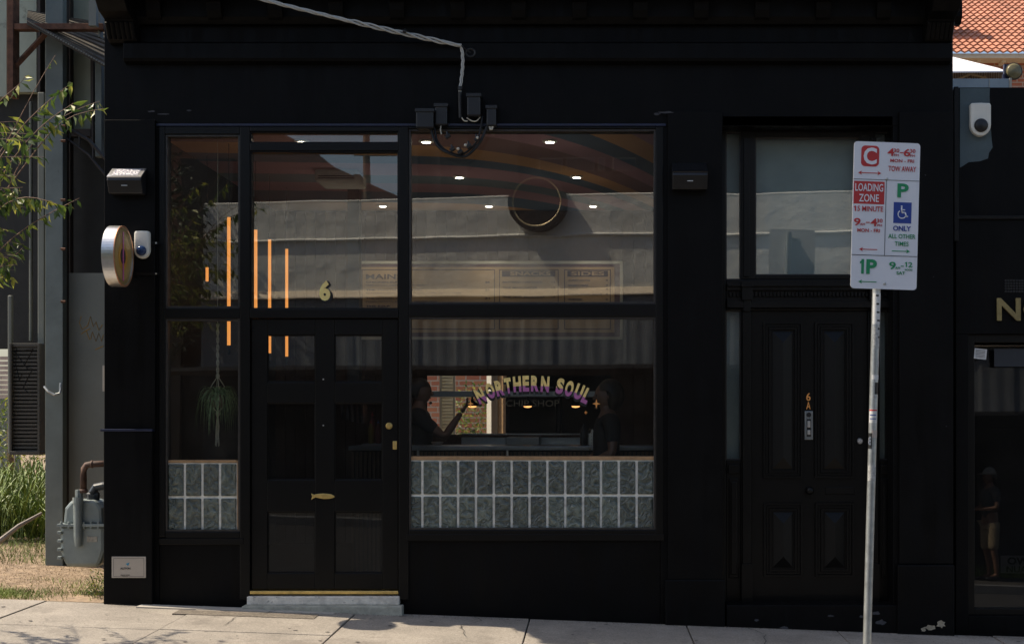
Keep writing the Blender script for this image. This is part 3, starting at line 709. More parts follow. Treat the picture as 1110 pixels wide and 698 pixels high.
# menu board
mn = thing('menu_board', 'wide framed tan menu board of mains, snacks and sides on the board wall', 'menu', (WX(526, 4.5), 4.57, 2.3))
YM = 4.55
def mbx(m_, a, b2, c, d, y0, y1): return ib(m_, a, b2, c, d, y0, y1)
m_ = MB(); t = 3
for bb in ((378, 675, 283, 286), (378, 675, 365, 368), (378, 381, 286, 365), (672, 675, 286, 365)): mbx(m_, *bb, YM-.03, YM+.02)
m_.build('frame', mat('sage_frame', (.38, .38, .32), .5), mn)
m_ = MB(); mbx(m_, 381, 672, 286, 365, YM-.01, YM+.018); m_.build('backing', mat('menu_maroon', (.10, .055, .06), .7), mn)
m_ = MB(); mbx(m_, 386, 666, 289.5, 360.5, YM-.014, YM-.0101); m_.build('panel', mat('menu_tan', (.40, .28, .15), .7, var=.08), mn)
m_ = MB()
def outline(a, b2, c, d, t=.9):
    for bb in ((a, b2, c, c+t), (a, b2, d-t, d), (a, a+t, c+t, d-t), (b2-t, b2, c+t, d-t)): mbx(m_, *bb, YM-.017, YM-.0141)
outline(392, 536.5, 292, 357); outline(541, 605.5, 292, 357); outline(611.5, 662, 292, 357)
mbx(m_, 544, 602, 293.5, 300, YM-.0165, YM-.0142); mbx(m_, 615, 659, 293.5, 300, YM-.0165, YM-.0142)
sc = 1/ (FPX/(YM-CAMY))
def mt(s, a, b2, y, h, mm=None): put_text(mm or m_, s, WX((a+b2)/2, YM), WZ(y, YM), YM-.0195, h*sc, (b2-a)*sc, .002, bold=.02)
mt('MAINS', 397, 436, 300, 5.5)
rows = [('CHICKEN SUPPER', 'FREE RANGE, CRISPY CRUMB, GRAVY', '24', 306), ('THE TWISTED MERMAID', 'BATTERED FILLET, BURNT LEMON, CAPER MAYO, CHIPS', '27', 314.5), ('THE GOLDEN DAWN', 'FLAKE, POTATO SCALLOPS, MINTED PEAS', '31', 323.5), ('THE KELP', 'SEAWEED TOFU, TARTARE', '25', 332)]
for a, b_, c_, yy in rows:
    mt(a, 397, 397+len(a)*3.2, yy, 2.1); mt(b_, 397, 397+len(b_)*2.2, yy+3.4, 1.2); mt(c_, 526, 531, yy, 2.2)
for a, c_, yy in (('BATTERED HADDOCK', '12', 306), ('THE MAX HIPPER', '12', 312), ('THE SKIP. HADDOCK?', '10', 322), ('THE TORAH', '9', 330), ('FISH CAKE', '5', 338)):
    a = a.replace('THE SKIP. HADDOCK?', 'THE SKIP. MADDEST').replace('THE TORAH', 'THE TORAN'); mt(a, 545, 545+len(a)*2.7, yy, 1.9); mt(c_, 598, 602, yy, 1.9); 
for a, c_, yy in (('CURRY SAUCE', '4', 304), ('MUSHY PEAS', '4', 309.5), ('GRAVY', '4', 313.5), ('HOUSE BAKED BEANS', '4', 319), ('GHERKIN', '2', 324.5), ('BUTTERED BARM', '3', 330)):
    mt(a, 616, 616+len(a)*2.15, yy, 1.7); mt(c_, 656, 659, yy, 1.8)
m_.build('print', mat('menu_ink', (.05, .03, .035), .7), mn)
m2 = MB(); put_text(m2, 'SNACKS', WX(575, YM), WZ(296.8, YM), YM-.0195, 4.2*sc, 44*sc, .002, bold=.02); put_text(m2, 'SIDES', WX(637, YM), WZ(296.8, YM), YM-.0195, 4.2*sc, 36*sc, .002, bold=.02)
m2.build('heading', MATS['menu_tan'], mn)
# tube lights
TUBE = mat('orange_tube', (.3, .1, .02), .4, emit=(1, .36, .08), estr=.75)
for i, d in enumerate((11.8, 12.6, 13.3, 14.05)):
    Y = d + CAMY; X = -3.0 if i != 1 else -2.965
    t = thing('tube_light', ('nearest', 'second nearest', 'third', 'farthest')[i] + ' glowing orange vertical tube light of the row in the left window', 'tube light', (X, Y, 2.04), 'orange tube lights hanging in a row')
    m_ = MB(); m_.cyl((X, Y, 2.08), (X, Y, 3.14), .0145, seg=12); m_.build('tube', TUBE, t)
    m_ = MB(); m_.cyl((X, Y, 3.141), (X, Y, 3.2), .018, seg=12); m_.cyl((X, Y, 2.0), (X, Y, 2.079), .018, seg=12); m_.build('end_cap', DKPL, t)
    m_ = MB(); m_.cyl((X, Y, 3.2), (X, Y, 3.75), .003, seg=6); m_.build('cable', DKPL, t)
X, Y = WX(224.5, 1.35), 1.35
t = thing('tube_light', 'short glowing orange tube light left of the row of tall ones', 'tube light', (X, Y, WZ(305, Y)), 'orange tube lights hanging in a row')
m_ = MB(); m_.cyl((X, Y, WZ(305, Y)), (X, Y, WZ(290, Y)), .013, seg=12); m_.build('tube', TUBE, t)
m_ = MB(); m_.cyl((X, Y, WZ(290, Y)+.001), (X, Y, WZ(288.5, Y)), .018, seg=12); m_.build('end_cap', DKPL, t)
m_ = MB(); m_.cyl((X, Y, WZ(288.5, Y)), (X, Y, 3.75), .003, seg=6); m_.build('cable', DKPL, t)
# ceiling downlights
DL = mat('downlight_glow', (1, .9, .8), .4, emit=(1, .88, .72), estr=14)
k = 0
rowname = ('front', 'middle', 'back')
for r_, (d, pxs) in enumerate(((11.66, (327, 462, 596)), (13.4, (372, 498, 625)), (15.25, (415, 530, 643)))):
    for c_, px in enumerate(pxs):
        Y = d + CAMY; X = WX(px, Y)
        t = thing('downlight', '%s round white ceiling downlight in the %s row of the striped ceiling' % (('left', 'centre', 'right')[c_], rowname[r_]), 'downlight', (X, Y, 3.75), 'round downlights in the striped ceiling')
        m_ = MB(); m_.lathe([(.062, -.001), (.062, -.012), (.05, -.016)], (X, Y, 3.75)); m_.build('trim_ring', WHITE, t)
        m_ = MB(); m_.lathe([(.036, -.0165), (.036, -.018), (.02, -.019)], (X, Y, 3.75)); m_.build('lens', DL, t)
        l = bpy.data.lights.new('downlight_fill', 'POINT'); l.energy = 1.2; l.color = (1, .84, .66); l.shadow_soft_size = .06  # unseen point lamp added below each lens so the ceiling gets light too
        lo = bpy.data.objects.new('downlight_fill', l); COL.objects.link(lo); lo.parent = t; lo.location = (0, 0, -.6); lo.visible_transmission = False; lo.visible_glossy = False; lo.visible_camera = False
# ceiling air conditioner
ac = thing('air_conditioner', 'pale ceiling air conditioner above the shop door', 'air conditioner', (WX(364, 2), 2, 3.6))
m_ = MB(); m_.box(WX(341, 2.0), WX(388, 2.0), 2.0, 2.5, 3.64, 3.749); m_.build('housing', mat('grey_unit', (.3, .3, .28)), ac, bevel=.02)
m_ = MB()
for z in (3.66, 3.68): m_.box(WX(345, 2.0), WX(384, 2.0), 1.99, 1.999, z, z+.008)
m_.build('louvre', DKPL, ac)
# counter-top items
def bottle(X, Y, z, h, r, m, lab, nm='sauce_bottle', cap=None):
    t = thing(nm, lab, 'bottle', (X, Y, z), 'bottles on the counter' if nm == 'sauce_bottle' else 'drinks on the shelf')
    m_ = MB(); m_.lathe([(r*.9, 0), (r, .01), (r, h*.6), (r*.75, h*.72), (r*.35, h*.8), (r*.35, h*.86)], (X, Y, z), seg=14); m_.build('body', m, t, smooth=True)
    m_ = MB(); m_.lathe([(r*.42, h*.861), (r*.42, h*.92), (r*.15, h*.94), (r*.1, h)], (X, Y, z), seg=12); m_.build('cap', cap or m, t, smooth=True)
bottle(WX(633, 1.3), 1.3, 1.24, .2, .035, DKPL, 'tall black squeeze bottle at the right end of the counter', cap=DKPL)
bottle(WX(642, 1.3), 1.3, 1.24, .14, .03, WHITE, 'white squeeze bottle between two darker bottles on the counter', cap=WHITE)
bottle(WX(649, 1.35), 1.35, 1.24, .14, .018, mat('blue_plastic', (.2, .25, .35), .4), 'slim pale blue bottle beside the white squeeze bottle')
# napkin dish
m_ = MB(); m_.lathe([(.03, 0), (.05, .02), (.055, .028), (.045, .03)], (WX(474, 1.3), 1.3, 1.241)); tag(m_.build('dish', ALU, None), 'small pale dish at the left end of the counter', 'dish')
# small shelf with drinks seen through the door
ds = thing('drinks_shelf', 'dark open drinks shelf seen through the shop door glass', 'shelf', (WX(405, 2.2), 2.3, .1))
m_ = MB(); sx0, sx1 = WX(392, 2.2), WX(418, 2.2)
m_.box(sx0, sx1, 2.2, 2.6, WZ(484, 2.2), WZ(481, 2.2)); m_.build('shelf_board', STEEL, ds, bevel=.003)
m_ = MB(); m_.box(sx0, sx0+.02, 2.2, 2.6, .1, WZ(484.2, 2.2)); m_.build('side', DKPL, ds)
m_ = MB(); m_.box(sx1-.02, sx1, 2.2, 2.6, .1, WZ(484.2, 2.2)); m_.build('side', DKPL, ds)
zt = WZ(481, 2.2)
bottle(WX(402, 2.3), 2.3, zt, .22, .026, mat('yellow_drink', (.22, .16, .03), .3), 'yellow drink bottle on the drinks shelf', 'drink_bottle', mat('red_cap', (.45, .04, .04), .4))
bottle(WX(410, 2.3), 2.3, zt, .22, .026, mat('red_drink', (.14, .03, .03), .3), 'red drink bottle with blue cap on the drinks shelf', 'drink_bottle', mat('blue_cap', (.05, .15, .45), .4))
bottle(WX(403, 2.45), 2.48, zt, .30, .026, mat('red_drink', (.14, .03, .03), .3), 'taller red drink bottle behind the yellow one', 'drink_bottle', mat('red_cap', (.45, .04, .04), .4))
# added folded steel sheet, angled to reflect a bright glint behind the door
rh = thing('glint_sheet', 'added folded steel sheet set to glint behind the shop door glass', 'steel sheet', (WX(381, 2.6), 2.7, WZ(461, 2.6)))
m_ = MB(); a_, b_ = WX(369, 2.6), WX(393, 2.6); n_ = 9
pv = None
for k in range(n_+1):
    x = a_ + (b_-a_)*k/n_; dy_ = .012*(k % 2); zl = WZ(455+4*k/n_, 2.6)
    v = (m_.bm.verts.new((x, 2.6+dy_+.07, zl)), m_.bm.verts.new((x, 2.6+dy_, WZ(437, 2.6))), m_.bm.verts.new((x, 2.9, WZ(437, 2.6))), m_.bm.verts.new((x, 2.9, zl)))
    if pv:
        for q_ in range(4): m_.bm.faces.new((pv[q_], pv[(q_+1) % 4], v[(q_+1) % 4], v[q_]))
    else: m_.bm.faces.new(v)
    pv = v
m_.bm.faces.new(pv)
m_.build('hood', mat('bright_steel', (.85, .83, .8), .16, 1, var=.05), rh, fixn=True)
m_ = MB(); m_.box(a_+.05, b_-.05, 2.7, 2.85, WZ(437, 2.6)+.001, 3.74); m_.build('sheet_support', DKPL, rh)
# hanging plant
def strap_leaf(mb_, base, az, out, up, drop, wd, n=7, tw=0):
    pts = []
    for i in range(n+1):
        t = i/n
        r = out*math.sin(t*PI*.55); z = up*math.sin(min(1, t*1.6)*PI/2)*(1-t*.2) - drop*t*t*1.0
        pts.append(Vector(base) + Vector((math.cos(az)*r, math.sin(az)*r, z)))
    side = Vector((-math.sin(az), math.cos(az), 0))
    prev = None
    for i, p in enumerate(pts):
        t = i/n; ww = wd*(1-t)**.6*(.6+.4*math.sin(PI*min(1, t*2)))
        a = mb_.bm.verts.new(p - side*ww); c = mb_.bm.verts.new(p + Vector((0, 0, -ww*.5))); b_ = mb_.bm.verts.new(p + side*ww)
        if prev: mb_.bm.faces.new((prev[0], prev[1], c, a)); mb_.bm.faces.new((prev[1], prev[2], b_, c))
        prev = (a, c, b_)
hx, hy, hz = WX(236, .28), .28, WZ(432, .28)
hp = thing('hanging_plant', 'spider plant with long strap leaves hung in a knotted rope holder', 'plant', (hx, hy, hz))
m_ = MB()
for k in range(190):
    strap_leaf(m_, (hx, hy, hz+.03), random.uniform(0, 2*PI), random.uniform(.06, .19), random.uniform(.02, .13), random.uniform(.12, .38), random.uniform(.005, .009), tw=0)
m_.build('foliage', mat('spider_leaf', (.30, .42, .20), .5, var=.7, scale=30), hp, fixn=False)
m_ = MB(); m_.lathe([(.04, -.07), (.06, -.04), (.065, .02), (.06, .03)], (hx, hy, hz)); m_.build('pot', mat('pot_clay', (.2, .12, .08)), hp)
m_ = MB()
topz = WZ(352, .36)
for k in range(4):
    a = k*PI/2+.4; pts = [(hx, hy, WZ(408, .36)), (hx+.05*math.cos(a), hy+.05*math.sin(a), hz+.1), (hx+.07*math.cos(a), hy+.07*math.sin(a), hz), (hx+.03*math.cos(a), hy+.03*math.sin(a), hz-.08), (hx, hy, hz-.11)]
    m_.tube(pts, .004, 6)
zz = [topz + (WZ(408, .36)-topz)*i/24 for i in range(25)]
for ph in (0, PI): m_.tube([(hx+.007*math.cos(i*.9+ph), hy+.007*math.sin(i*.9+ph), z) for i, z in enumerate(zz)], .006, 6)
for k in range(12): m_.tube([(hx, hy, hz-.1), (hx+random.uniform(-.012, .012), hy+random.uniform(-.01, .01), hz-.22), (hx+random.uniform(-.022, .022), hy+random.uniform(-.02, .02), hz-.36+random.uniform(-.02, .02))], .003, 5)
m_.sphere((hx, hy, WZ(408, .36)), .016, (1, 1, 1.4)); m_.sphere((hx, hy, hz-.12), .016, (1, 1, 1.4))
m_.cyl((hx, hy, topz), (hx, hy, 3.75), .002, seg=5)
m_.build('rope_holder', mat('cotton_rope', (.6, .55, .42), .9, var=.2, scale=60), hp)

# ------------------------------------------------------------------ yard behind the shop
BRICK = bpy.data.materials.new('red_brick'); BRICK.use_nodes = True; N, L = nodes(BRICK); b = N['Principled BSDF']; b.inputs['Roughness'].default_value = .85
tc = N.new('ShaderNodeTexCoord'); mp = N.new('ShaderNodeMapping'); mp.inputs['Rotation'].default_value = (R(90), 0, 0); L.new(tc.outputs['Object'], mp.inputs[0])
bt = N.new('ShaderNodeTexBrick'); bt.inputs['Scale'].default_value = 1; bt.inputs['Brick Width'].default_value = .24; bt.inputs['Row Height'].default_value = .086; bt.inputs['Mortar Size'].default_value = .01
bt.inputs['Color1'].default_value = (.30, .10, .06, 1); bt.inputs['Color2'].default_value = (.38, .15, .08, 1); bt.inputs['Mortar'].default_value = (.35, .31, .27, 1)
L.new(mp.outputs[0], bt.inputs[0]); L.new(bt.outputs[0], b.inputs['Base Color'])
bpn = N.new('ShaderNodeBump'); bpn.inputs['Distance'].default_value = .006; L.new(bt.outputs['Fac'], bpn.inputs['Height']); bpn.invert = True; L.new(bpn.outputs[0], b.inputs['Normal'])
m_ = MB(); yw = m_.box(-2.2, 2.2, -.1, .1, 0, 2.6).build('brick_wall', BRICK)
yw.location = (-2.0, 12.2, .0); yw.rotation_euler = (0, 0, R(-13)); tag(yw, 'sunlit red brick yard wall seen through the rear doorway of the shop', 'wall')
WPOST = mat('white_post', (.75, .7, .62), .6, var=.08)
for px, wd, m, lb in ((533, .05, WPOST, 'white timber post left of its thinner twin in the rear yard'), (539, .03, WPOST, 'thin white timber post beside the brown post in the rear yard'), (546, .08, TIMB, 'thick brown timber post at the right side of the rear doorway')):
    X = WX(px, 8.6); m_ = MB(); m_.box(X-wd, X+wd, 8.6-wd, 8.6+wd, 0, 2.6, rot=Matrix.Rotation(R(45), 3, 'Z')); tag(m_.build('yard_post', m, None, bevel=.004), lb, 'post', 'posts in the rear yard')
ls = thing('louvre_screen', 'cream louvred screen in the rear yard doorway', 'screen', (WX(485, 8.2), 8.2, 0))
X0, X1 = WX(479, 8.2), WX(491, 8.2)
m_ = MB(); m_.box(X0-.03, X0, 8.18, 8.24, 0, 2.2); m_.box(X1, X1+.03, 8.18, 8.24, 0, 2.2); m_.build('frame', LOUV, ls)
m_ = MB(); z = .1
while z < 2.2: m_.box(X0, X1, 8.19, 8.25, z, z+.012, rot=Matrix.Rotation(R(-35), 3, 'X')); z += .045
m_.build('slat', LOUV, ls)
yb = thing('yard_shrub', 'small leafy green shrub in the rear yard', 'shrub', (WX(515, 9.5), 9.5, 0))
def leaf_cloud(mb_, c, r, n, size, flat=1.0, rd=random):
    for _ in range(n):
        while True:
            p = Vector((rd.uniform(-1, 1), rd.uniform(-1, 1), rd.uniform(-1, 1)))
            if p.length < 1: break
        p = Vector((p.x*r[0], p.y*r[1], p.z*r[2])) + Vector(c)
        leaf(mb_, p, Vector((rd.uniform(-1, 1), rd.uniform(-1, 1), rd.uniform(-1, .5))), size*rd.uniform(.6, 1.2), rd)
def leaf(mb_, p, d, s, rd=random, wr=.3):
    d = d.normalized(); sd = d.cross(Vector((rd.uniform(-1, 1), rd.uniform(-1, 1), rd.uniform(-1, 1))))
    if sd.length < .05: sd = Vector((1, 0, 0))
    sd.normalize(); nn = d.cross(sd)
    k = [p, p + d*s*.45 + sd*s*wr*.5 + nn*s*.06, p + d*s - nn*s*.12, p + d*s*.45 - sd*s*wr*.5 + nn*s*.06, p + d*s*.5 - nn*s*.02]
    v = [mb_.bm.verts.new(x) for x in k]
    mb_.bm.faces.new((v[0], v[1], v[4])); mb_.bm.faces.new((v[1], v[2], v[4])); mb_.bm.faces.new((v[2], v[3], v[4])); mb_.bm.faces.new((v[3], v[0], v[4]))
LEAF = bpy.data.materials.new('leaf'); LEAF.use_nodes = True; N, L = nodes(LEAF); b = N['Principled BSDF']; b.inputs['Roughness'].default_value = .4
ge = N.new('ShaderNodeNewGeometry'); cr = N.new('ShaderNodeValToRGB'); e = cr.color_ramp.elements; e[0].color = (.025, .055, .012, 1); e[1].color = (.42, .40, .07, 1); el = e.new(.62); el.color = (.12, .18, .03, 1)
L.new(ge.outputs['Random Per Island'], cr.inputs[0]); L.new(cr.outputs[0], b.inputs['Base Color'])
tb = N.new('ShaderNodeBsdfTranslucent'); L.new(cr.outputs[0], tb.inputs[0]); mx = N.new('ShaderNodeMixShader'); mx.inputs[0].default_value = .45
L.new(b.outputs[0], mx.inputs[1]); L.new(tb.outputs[0], mx.inputs[2]); L.new(mx.outputs[0], N['Material Output'].inputs[0])
BARK = mat('bark', (.14, .10, .07), .85, var=.3, scale=30)
m_ = MB(); leaf_cloud(m_, (WX(515, 9.5), 9.5, 1.2), (.55, .4, .8), 1500, .08); m_.build('foliage', LEAF, yb, fixn=False)
m_ = MB(); m_.tube([(WX(515, 9.5), 9.5, -.1), (WX(513, 9.5), 9.5, 1.3)], .03); m_.build('stem', BARK, yb)

# ================================================================== WALL-MOUNTED THINGS
# projecting round sign
sy, szc, rad = -.30, WZ(278, -.30), .228
X1 = WX(134.5, -.30); X0 = X1 - .095
ps = thing('round_sign', 'round projecting sign with aluminium rim and gold record face beside the left window', 'sign', (X0, sy, szc))
m_ = MB(); m_.lathe([(rad-.012, 0), (rad, 0), (rad, X1-X0), (rad-.014, X1-X0), (rad-.014, X1-X0-.012), (rad-.02, X1-X0-.0121)], (X0, sy, szc), seg=64, axis='X'); m_.build('rim', ALU, ps)
m_ = MB(); m_.lathe([(rad-.016, 0), (rad-.001, .0005), (rad-.001, .003), (rad-.01, .004)], (X1-.003, sy, szc), seg=64, axis='X')
m_.bm.free()
def disc(r0, r1, x, m, nm, par, cy=sy, cz=szc):
    mm = MB(); mm.lathe([(r0, -.0), (r0, .0012)], (x, cy, cz), seg=56, axis='X'); return mm.build(nm, m, par)
ROSE = mat('copper_edge', (.6, .3, .16), .4, .5)
m_ = MB()
n = 64
ringv = []
for r_, x in ((rad-.014, X1+.0005), (rad+.001, X1+.0005), (rad+.001, X1-.006)):
    ringv.append([m_.bm.verts.new((x, sy+r_*math.cos(2*PI*k/n), szc+r_*math.sin(2*PI*k/n))) for k in range(n)])
for i in range(2):
    for k in range(n): m_.bm.faces.new((ringv[i][k], ringv[i][(k+1) % n], ringv[i+1][(k+1) % n], ringv[i+1][k]))
m_.build('edge_trim', ROSE, ps)
xf = X1-.0119
disc(rad-.0141, 0, xf, mat('bronze_face', (.34, .23, .08), .4, .1), 'face', ps)
disc(rad*.78, 0, xf+.0014, mat('bronze_face_light', (.48, .31, .1), .4, .1), 'face_ring', ps)
disc(rad*.45, 0, xf+.0028, mat('amber_face', (.55, .28, .04), .4), 'face_ring', ps)
disc(rad*.26, 0, xf+.0042, mat('dark_centre', (.05, .03, .03), .4), 'face_ring', ps)
m_ = MB(); m_.box(xf+.006, xf+.0075, sy-.012, sy+.012, szc-rad*.8, szc+rad*.8); m_.build('stripe', mat('magenta_stripe', (.6, .14, .35), .4), ps)
for z in (WZ(264.5, -.0), WZ(297.5, 0)):
    m_ = MB(); m_.cyl((X0+.05, -.05, z), (X0+.05, sy+.15, z), .01); m_.box(X0+.01, X0+.28, -.052, -.0451, z-.012, z+.012); m_.cyl((X0+.26, -.06, z), (X0+.26, -.052, z), .008); m_.build('bracket', BLK2, ps)
m_ = MB()
for z in (WZ(264.5, -.0), WZ(297.5, 0)): m_ = MB(); m_.cyl((X0+.262, -.063, z), (X0+.262, -.0521, z), .007); m_.build('bolt', ALU, ps)
# security lights
def seclight(px0, px1, py0, py1, Yw, top_m, lab):
    t = thing('security_light', lab, 'light', (WX((px0+px1)/2), Yw, zs(py1)), 'wall mounted security lights')
    a, b_ = WX(px0, -.15), WX(px1, -.15); zt, zb = zs(py0), zs(py1); zm = zt - (zt-zb)*.42
    m_ = MB(); m_.prism_x([(Yw, zt-.0), (Yw-.13, zm+.0), (Yw-.135, zm-.02), (Yw-.09, zb), (Yw, zb)], a, b_); m_.build('housing', DKPL, t, bevel=.006)
    # panel on the sloping top
    m_ = MB(); nrm = Vector((0, -(zt-zm), .13)).normalized()
    def pt(u, v, o): 
        y = Yw - .13*v; z = zt + (zm-zt)*v; p = Vector((a+(b_-a)*u, y, z)); return p - nrm*0 + Vector((0, -nrm.y*-o if False else nrm.y*o*1, nrm.z*o))
    for (u0, u1, v0, v1, o0, o1) in ((.0, 1, .0, 1, .001, .009),):
        vs = [m_.bm.verts.new(pt(u, v, o)) for o in (o0, o1) for (u, v) in ((u0, v0), (u1, v0), (u1, v1), (u0, v1))]
        for f in ((0, 1, 2, 3), (4, 5, 6, 7), (0, 1, 5, 4), (1, 2, 6, 5), (2, 3, 7, 6), (3, 0, 4, 7)): m_.bm.faces.new([vs[i] for i in f])
    m_.build('panel_frame', ALU if top_m is not DKPL else DKPL, t)
    m_ = MB(); vs = [m_.bm.verts.new(pt(u, v, o)) for o in (.0095, .012) for (u, v) in ((.12, .12), (.88, .12), (.88, .86), (.12, .86))]
    for f in ((0, 1, 2, 3), (4, 5, 6, 7), (0, 1, 5, 4), (1, 2, 6, 5), (2, 3, 7, 6), (3, 0, 4, 7)): m_.bm.faces.new([vs[i] for i in f])
    m_.build('solar_panel', top_m, t)
    m_ = MB(); xm = (a+b_)/2; m_.box(xm-.022, xm+.022, Yw-.127, Yw-.118, zb+.055, zb+.06); m_.build('badge', ALU, t)
PRISMM = mat('prismatic_lens', (.45, .44, .48), .35, var=.05)
vor = PRISMM.node_tree.nodes.new('ShaderNodeTexVoronoi'); vor.inputs['Scale'].default_value = 55
bb_ = PRISMM.node_tree.nodes.new('ShaderNodeBump'); bb_.inputs['Distance'].default_value = .01
tcc = PRISMM.node_tree.nodes.new('ShaderNodeTexCoord')
PRISMM.node_tree.links.new(tcc.outputs['Object'], vor.inputs['Vector']); PRISMM.node_tree.links.new(vor.outputs['Distance'], bb_.inputs['Height']); PRISMM.node_tree.links.new(bb_.outputs[0], PRISMM.node_tree.nodes['Principled BSDF'].inputs['Normal'])
seclight(117, 154, 185, 213, -.045, PRISMM, 'security light with a bright pale lens on top, above the round sign')
seclight(729, 767, 179, 208, -.035, DKPL, 'all black security light on the pilaster between main window and narrow door')
# alarm sirens
def siren(px0, px1, py0, py1, Y, lens, lab):
    t = thing('alarm_siren', lab, 'alarm', (WX((px0+px1)/2, Y), Y, WZ(py1, Y)), 'white alarm sirens')
    a, b_ = WX(px0, Y), WX(px1, Y); zt, zb = WZ(py0, Y), WZ(py1, Y); r = (b_-a)/2; cx = (a+b_)/2
    pts = [(a, zt-.012), (a+.012, zt-.003), (cx, zt), (b_-.012, zt-.003), (b_, zt-.012)] + [(cx + r*math.cos(k*PI/12), zb + r*1.1 - r*1.1*math.sin(k*PI/12)) for k in range(13)]
    m_ = MB(); m_.prism(pts, Y-.055, Y); m_.build('cover', WHITE, t, bevel=.012)
    m_ = MB(); m_.lathe([(r*.66, 0), (r*.64, -.012), (r*.45, -.022), (.004, -.026)], (cx, Y-.0555, zb + r*1.0), axis='Y'); m_.build('lens', lens, t, smooth=True)
siren(147.5, 164, 251, 281, -.046, mat('blue_lens', (.015, .04, .12), .15), 'white alarm siren with a dark blue lens beside the round sign')
# building plaque
pl = thing('plaque', 'cream metal building plaque low on the left pilaster', 'plaque', (WX(140), -.076, zs(626)))
Yp = -.0765
m_ = MB(); m_.pbox(121, 158, 603, 626, Yp-.008, Yp); m_.build('plate', mat('plaque_cream', (.42, .37, .31), .5, var=.05), pl, bevel=.002)
m_ = MB()
for bb in ((123, 156, 604.6, 604.9), (123, 156, 624.2, 624.5), (123, 123.3, 604.9, 624.2), (155.7, 156, 604.9, 624.2)): m_.pbox(*bb, Yp-.0088, Yp-.0081)
put_text(m_, 'ALSTON', WX(139.7), zs(614.5), Yp-.009, 2.1/140, 11/140, .001, bold=.03)
put_text(m_, 'BUILDING WORKS', WX(139.7), zs(621.6), Yp-.009, .9/140, 10/140, .001); put_text(m_, 'REG 0016', WX(139.7), zs(623), Yp-.009, .8/140, 6/140, .001)
m_.build('print', mat('plaque_ink', (.05, .05, .05), .6), pl)
m_ = MB(); m_.prism([(WX(140.2), zs(609.6)), (WX(144.2), zs(608)), (WX(142.6), zs(612)), (WX(141.6), zs(610.6))], Yp-.0092, Yp-.0082); m_.build('emblem', mat('teal_ink', (.03, .25, .4), .5), pl)

# electrical cluster above the main window
def ebox(px0, px1, py0, py1, dpt, lab, chamfer=True, top=None):
    t = thing('fuse_box', lab, 'fuse box', (WX((px0+px1)/2), 0, zs(py1)), 'service fuse boxes above the main window')
    m_ = MB(); m_.pbox(px0, px1, py0, py1, -dpt, -.001); m_.build('body', DKPL, t, bevel=.012)
    m_ = MB(); m_.pbox(px0-.8, px1+.8, py0-1, py0+3, -dpt-.008, -.001); m_.build('hood', top or DKPL, t, bevel=.004)
    return t
ebox(450.5, 470, 118.5, 139, .12, 'squarish fuse box at the left end of the cable cluster')
ebox(471, 485, 113, 136, .07, 'narrow fuse box right of the squarish fuse box')
t_ = ebox(506, 521, 102, 126, .11, 'tall tapered fuse box under the white cable')
ebox(527, 538, 115, 137, .08, 'small fuse box at the right end of the cable cluster')
def tub(pts, r, nm, m, lab, cat='cable', group=None, dY=-.06):
    m_ = MB(); P_ = [W(a, b_, y) for a, b_, y in pts]
    # Catmull-Rom
    out = []
    for i in range(len(P_)-1):
        p0 = P_[max(i-1, 0)]; p1 = P_[i]; p2 = P_[i+1]; p3 = P_[min(i+2, len(P_)-1)]
        for k in range(8):
            t = k/8; out.append(.5*((2*p1)+(-p0+p2)*t+(2*p0-5*p1+4*p2-p3)*t*t+(-p0+3*p1-3*p2+p3)*t*t*t))
    out.append(P_[-1]); m_.tube(out, r, 8); o = m_.build(nm, m, None, smooth=True); tag(o, lab, cat, group); return o, out
tub([(467, 139, -.06), (470, 150, -.08), (477, 161, -.09), (489, 167, -.1), (502, 170, -.1), (511, 165, -.1), (521, 153, -.09), (528, 137, -.07)], .011, 'service_cable', BLACKM, 'thick black cable looping down over the main window', group='black cables looping over the window')
tub([(471, 139, -.05), (474, 153, -.07), (483, 163, -.08), (497, 168, -.09), (507, 164, -.09), (518, 151, -.08), (523, 126, -.06)], .008, 'service_cable', BLACKM, 'thinner black cable lying inside the thick looping cable', group='black cables looping over the window')
WCAB = mat('pale_cable', (.5, .5, .47), .6, var=.1)
tub([(478, 136, -.05), (477.5, 141, -.06), (478.5, 146, -.06)], .005, 'service_cable', CREAM, 'short cream cable end hanging from the narrow fuse box')
tub([(500, 127, -.06), (503, 131, -.07), (507, 131.5, -.07)], .005, 'service_cable', CREAM, 'short cream cable tail left of the tapered fuse box')
tub([(506, 128, -.05), (512, 131.5, -.07), (517, 131, -.07), (521, 126, -.06)], .005, 'service_cable', CREAM, 'cream cable curl under the tapered fuse box')
con = thing('cable_joints', 'cluster of cable connectors at the bottom of the black loop', 'connector', W(500, 166, -.12))
m_ = MB()
for px, py in ((485.5, 148), (490.5, 162), (499, 165), (508.5, 158.5), (517, 151)): m_.cyl(W(px-2.4, py+1.6, -.12), W(px+2.4, py-1.6, -.12), .017, seg=10); m_.cyl(W(px-.5, py, -.12), W(px-1, py-5, -.115), .008, seg=8)
m_.build('connector', DKPL, con)
m_ = MB()
for px, py in ((496.5, 161.5), (504.5, 157.5), (517.5, 149.5)): m_.sphere(W(px, py, -.13), .012)
for px in (530.5, 534): m_.cyl(W(px, 137, -.06), W(px+ (1 if px < 532 else -1), 141, -.07), .01, .006, seg=8)
m_.build('cable_end', CREAM, con)
# overhead twisted service cable
A = W(500, 50, -.1); Bp = Vector((-9.2, -1.6, 0)); 
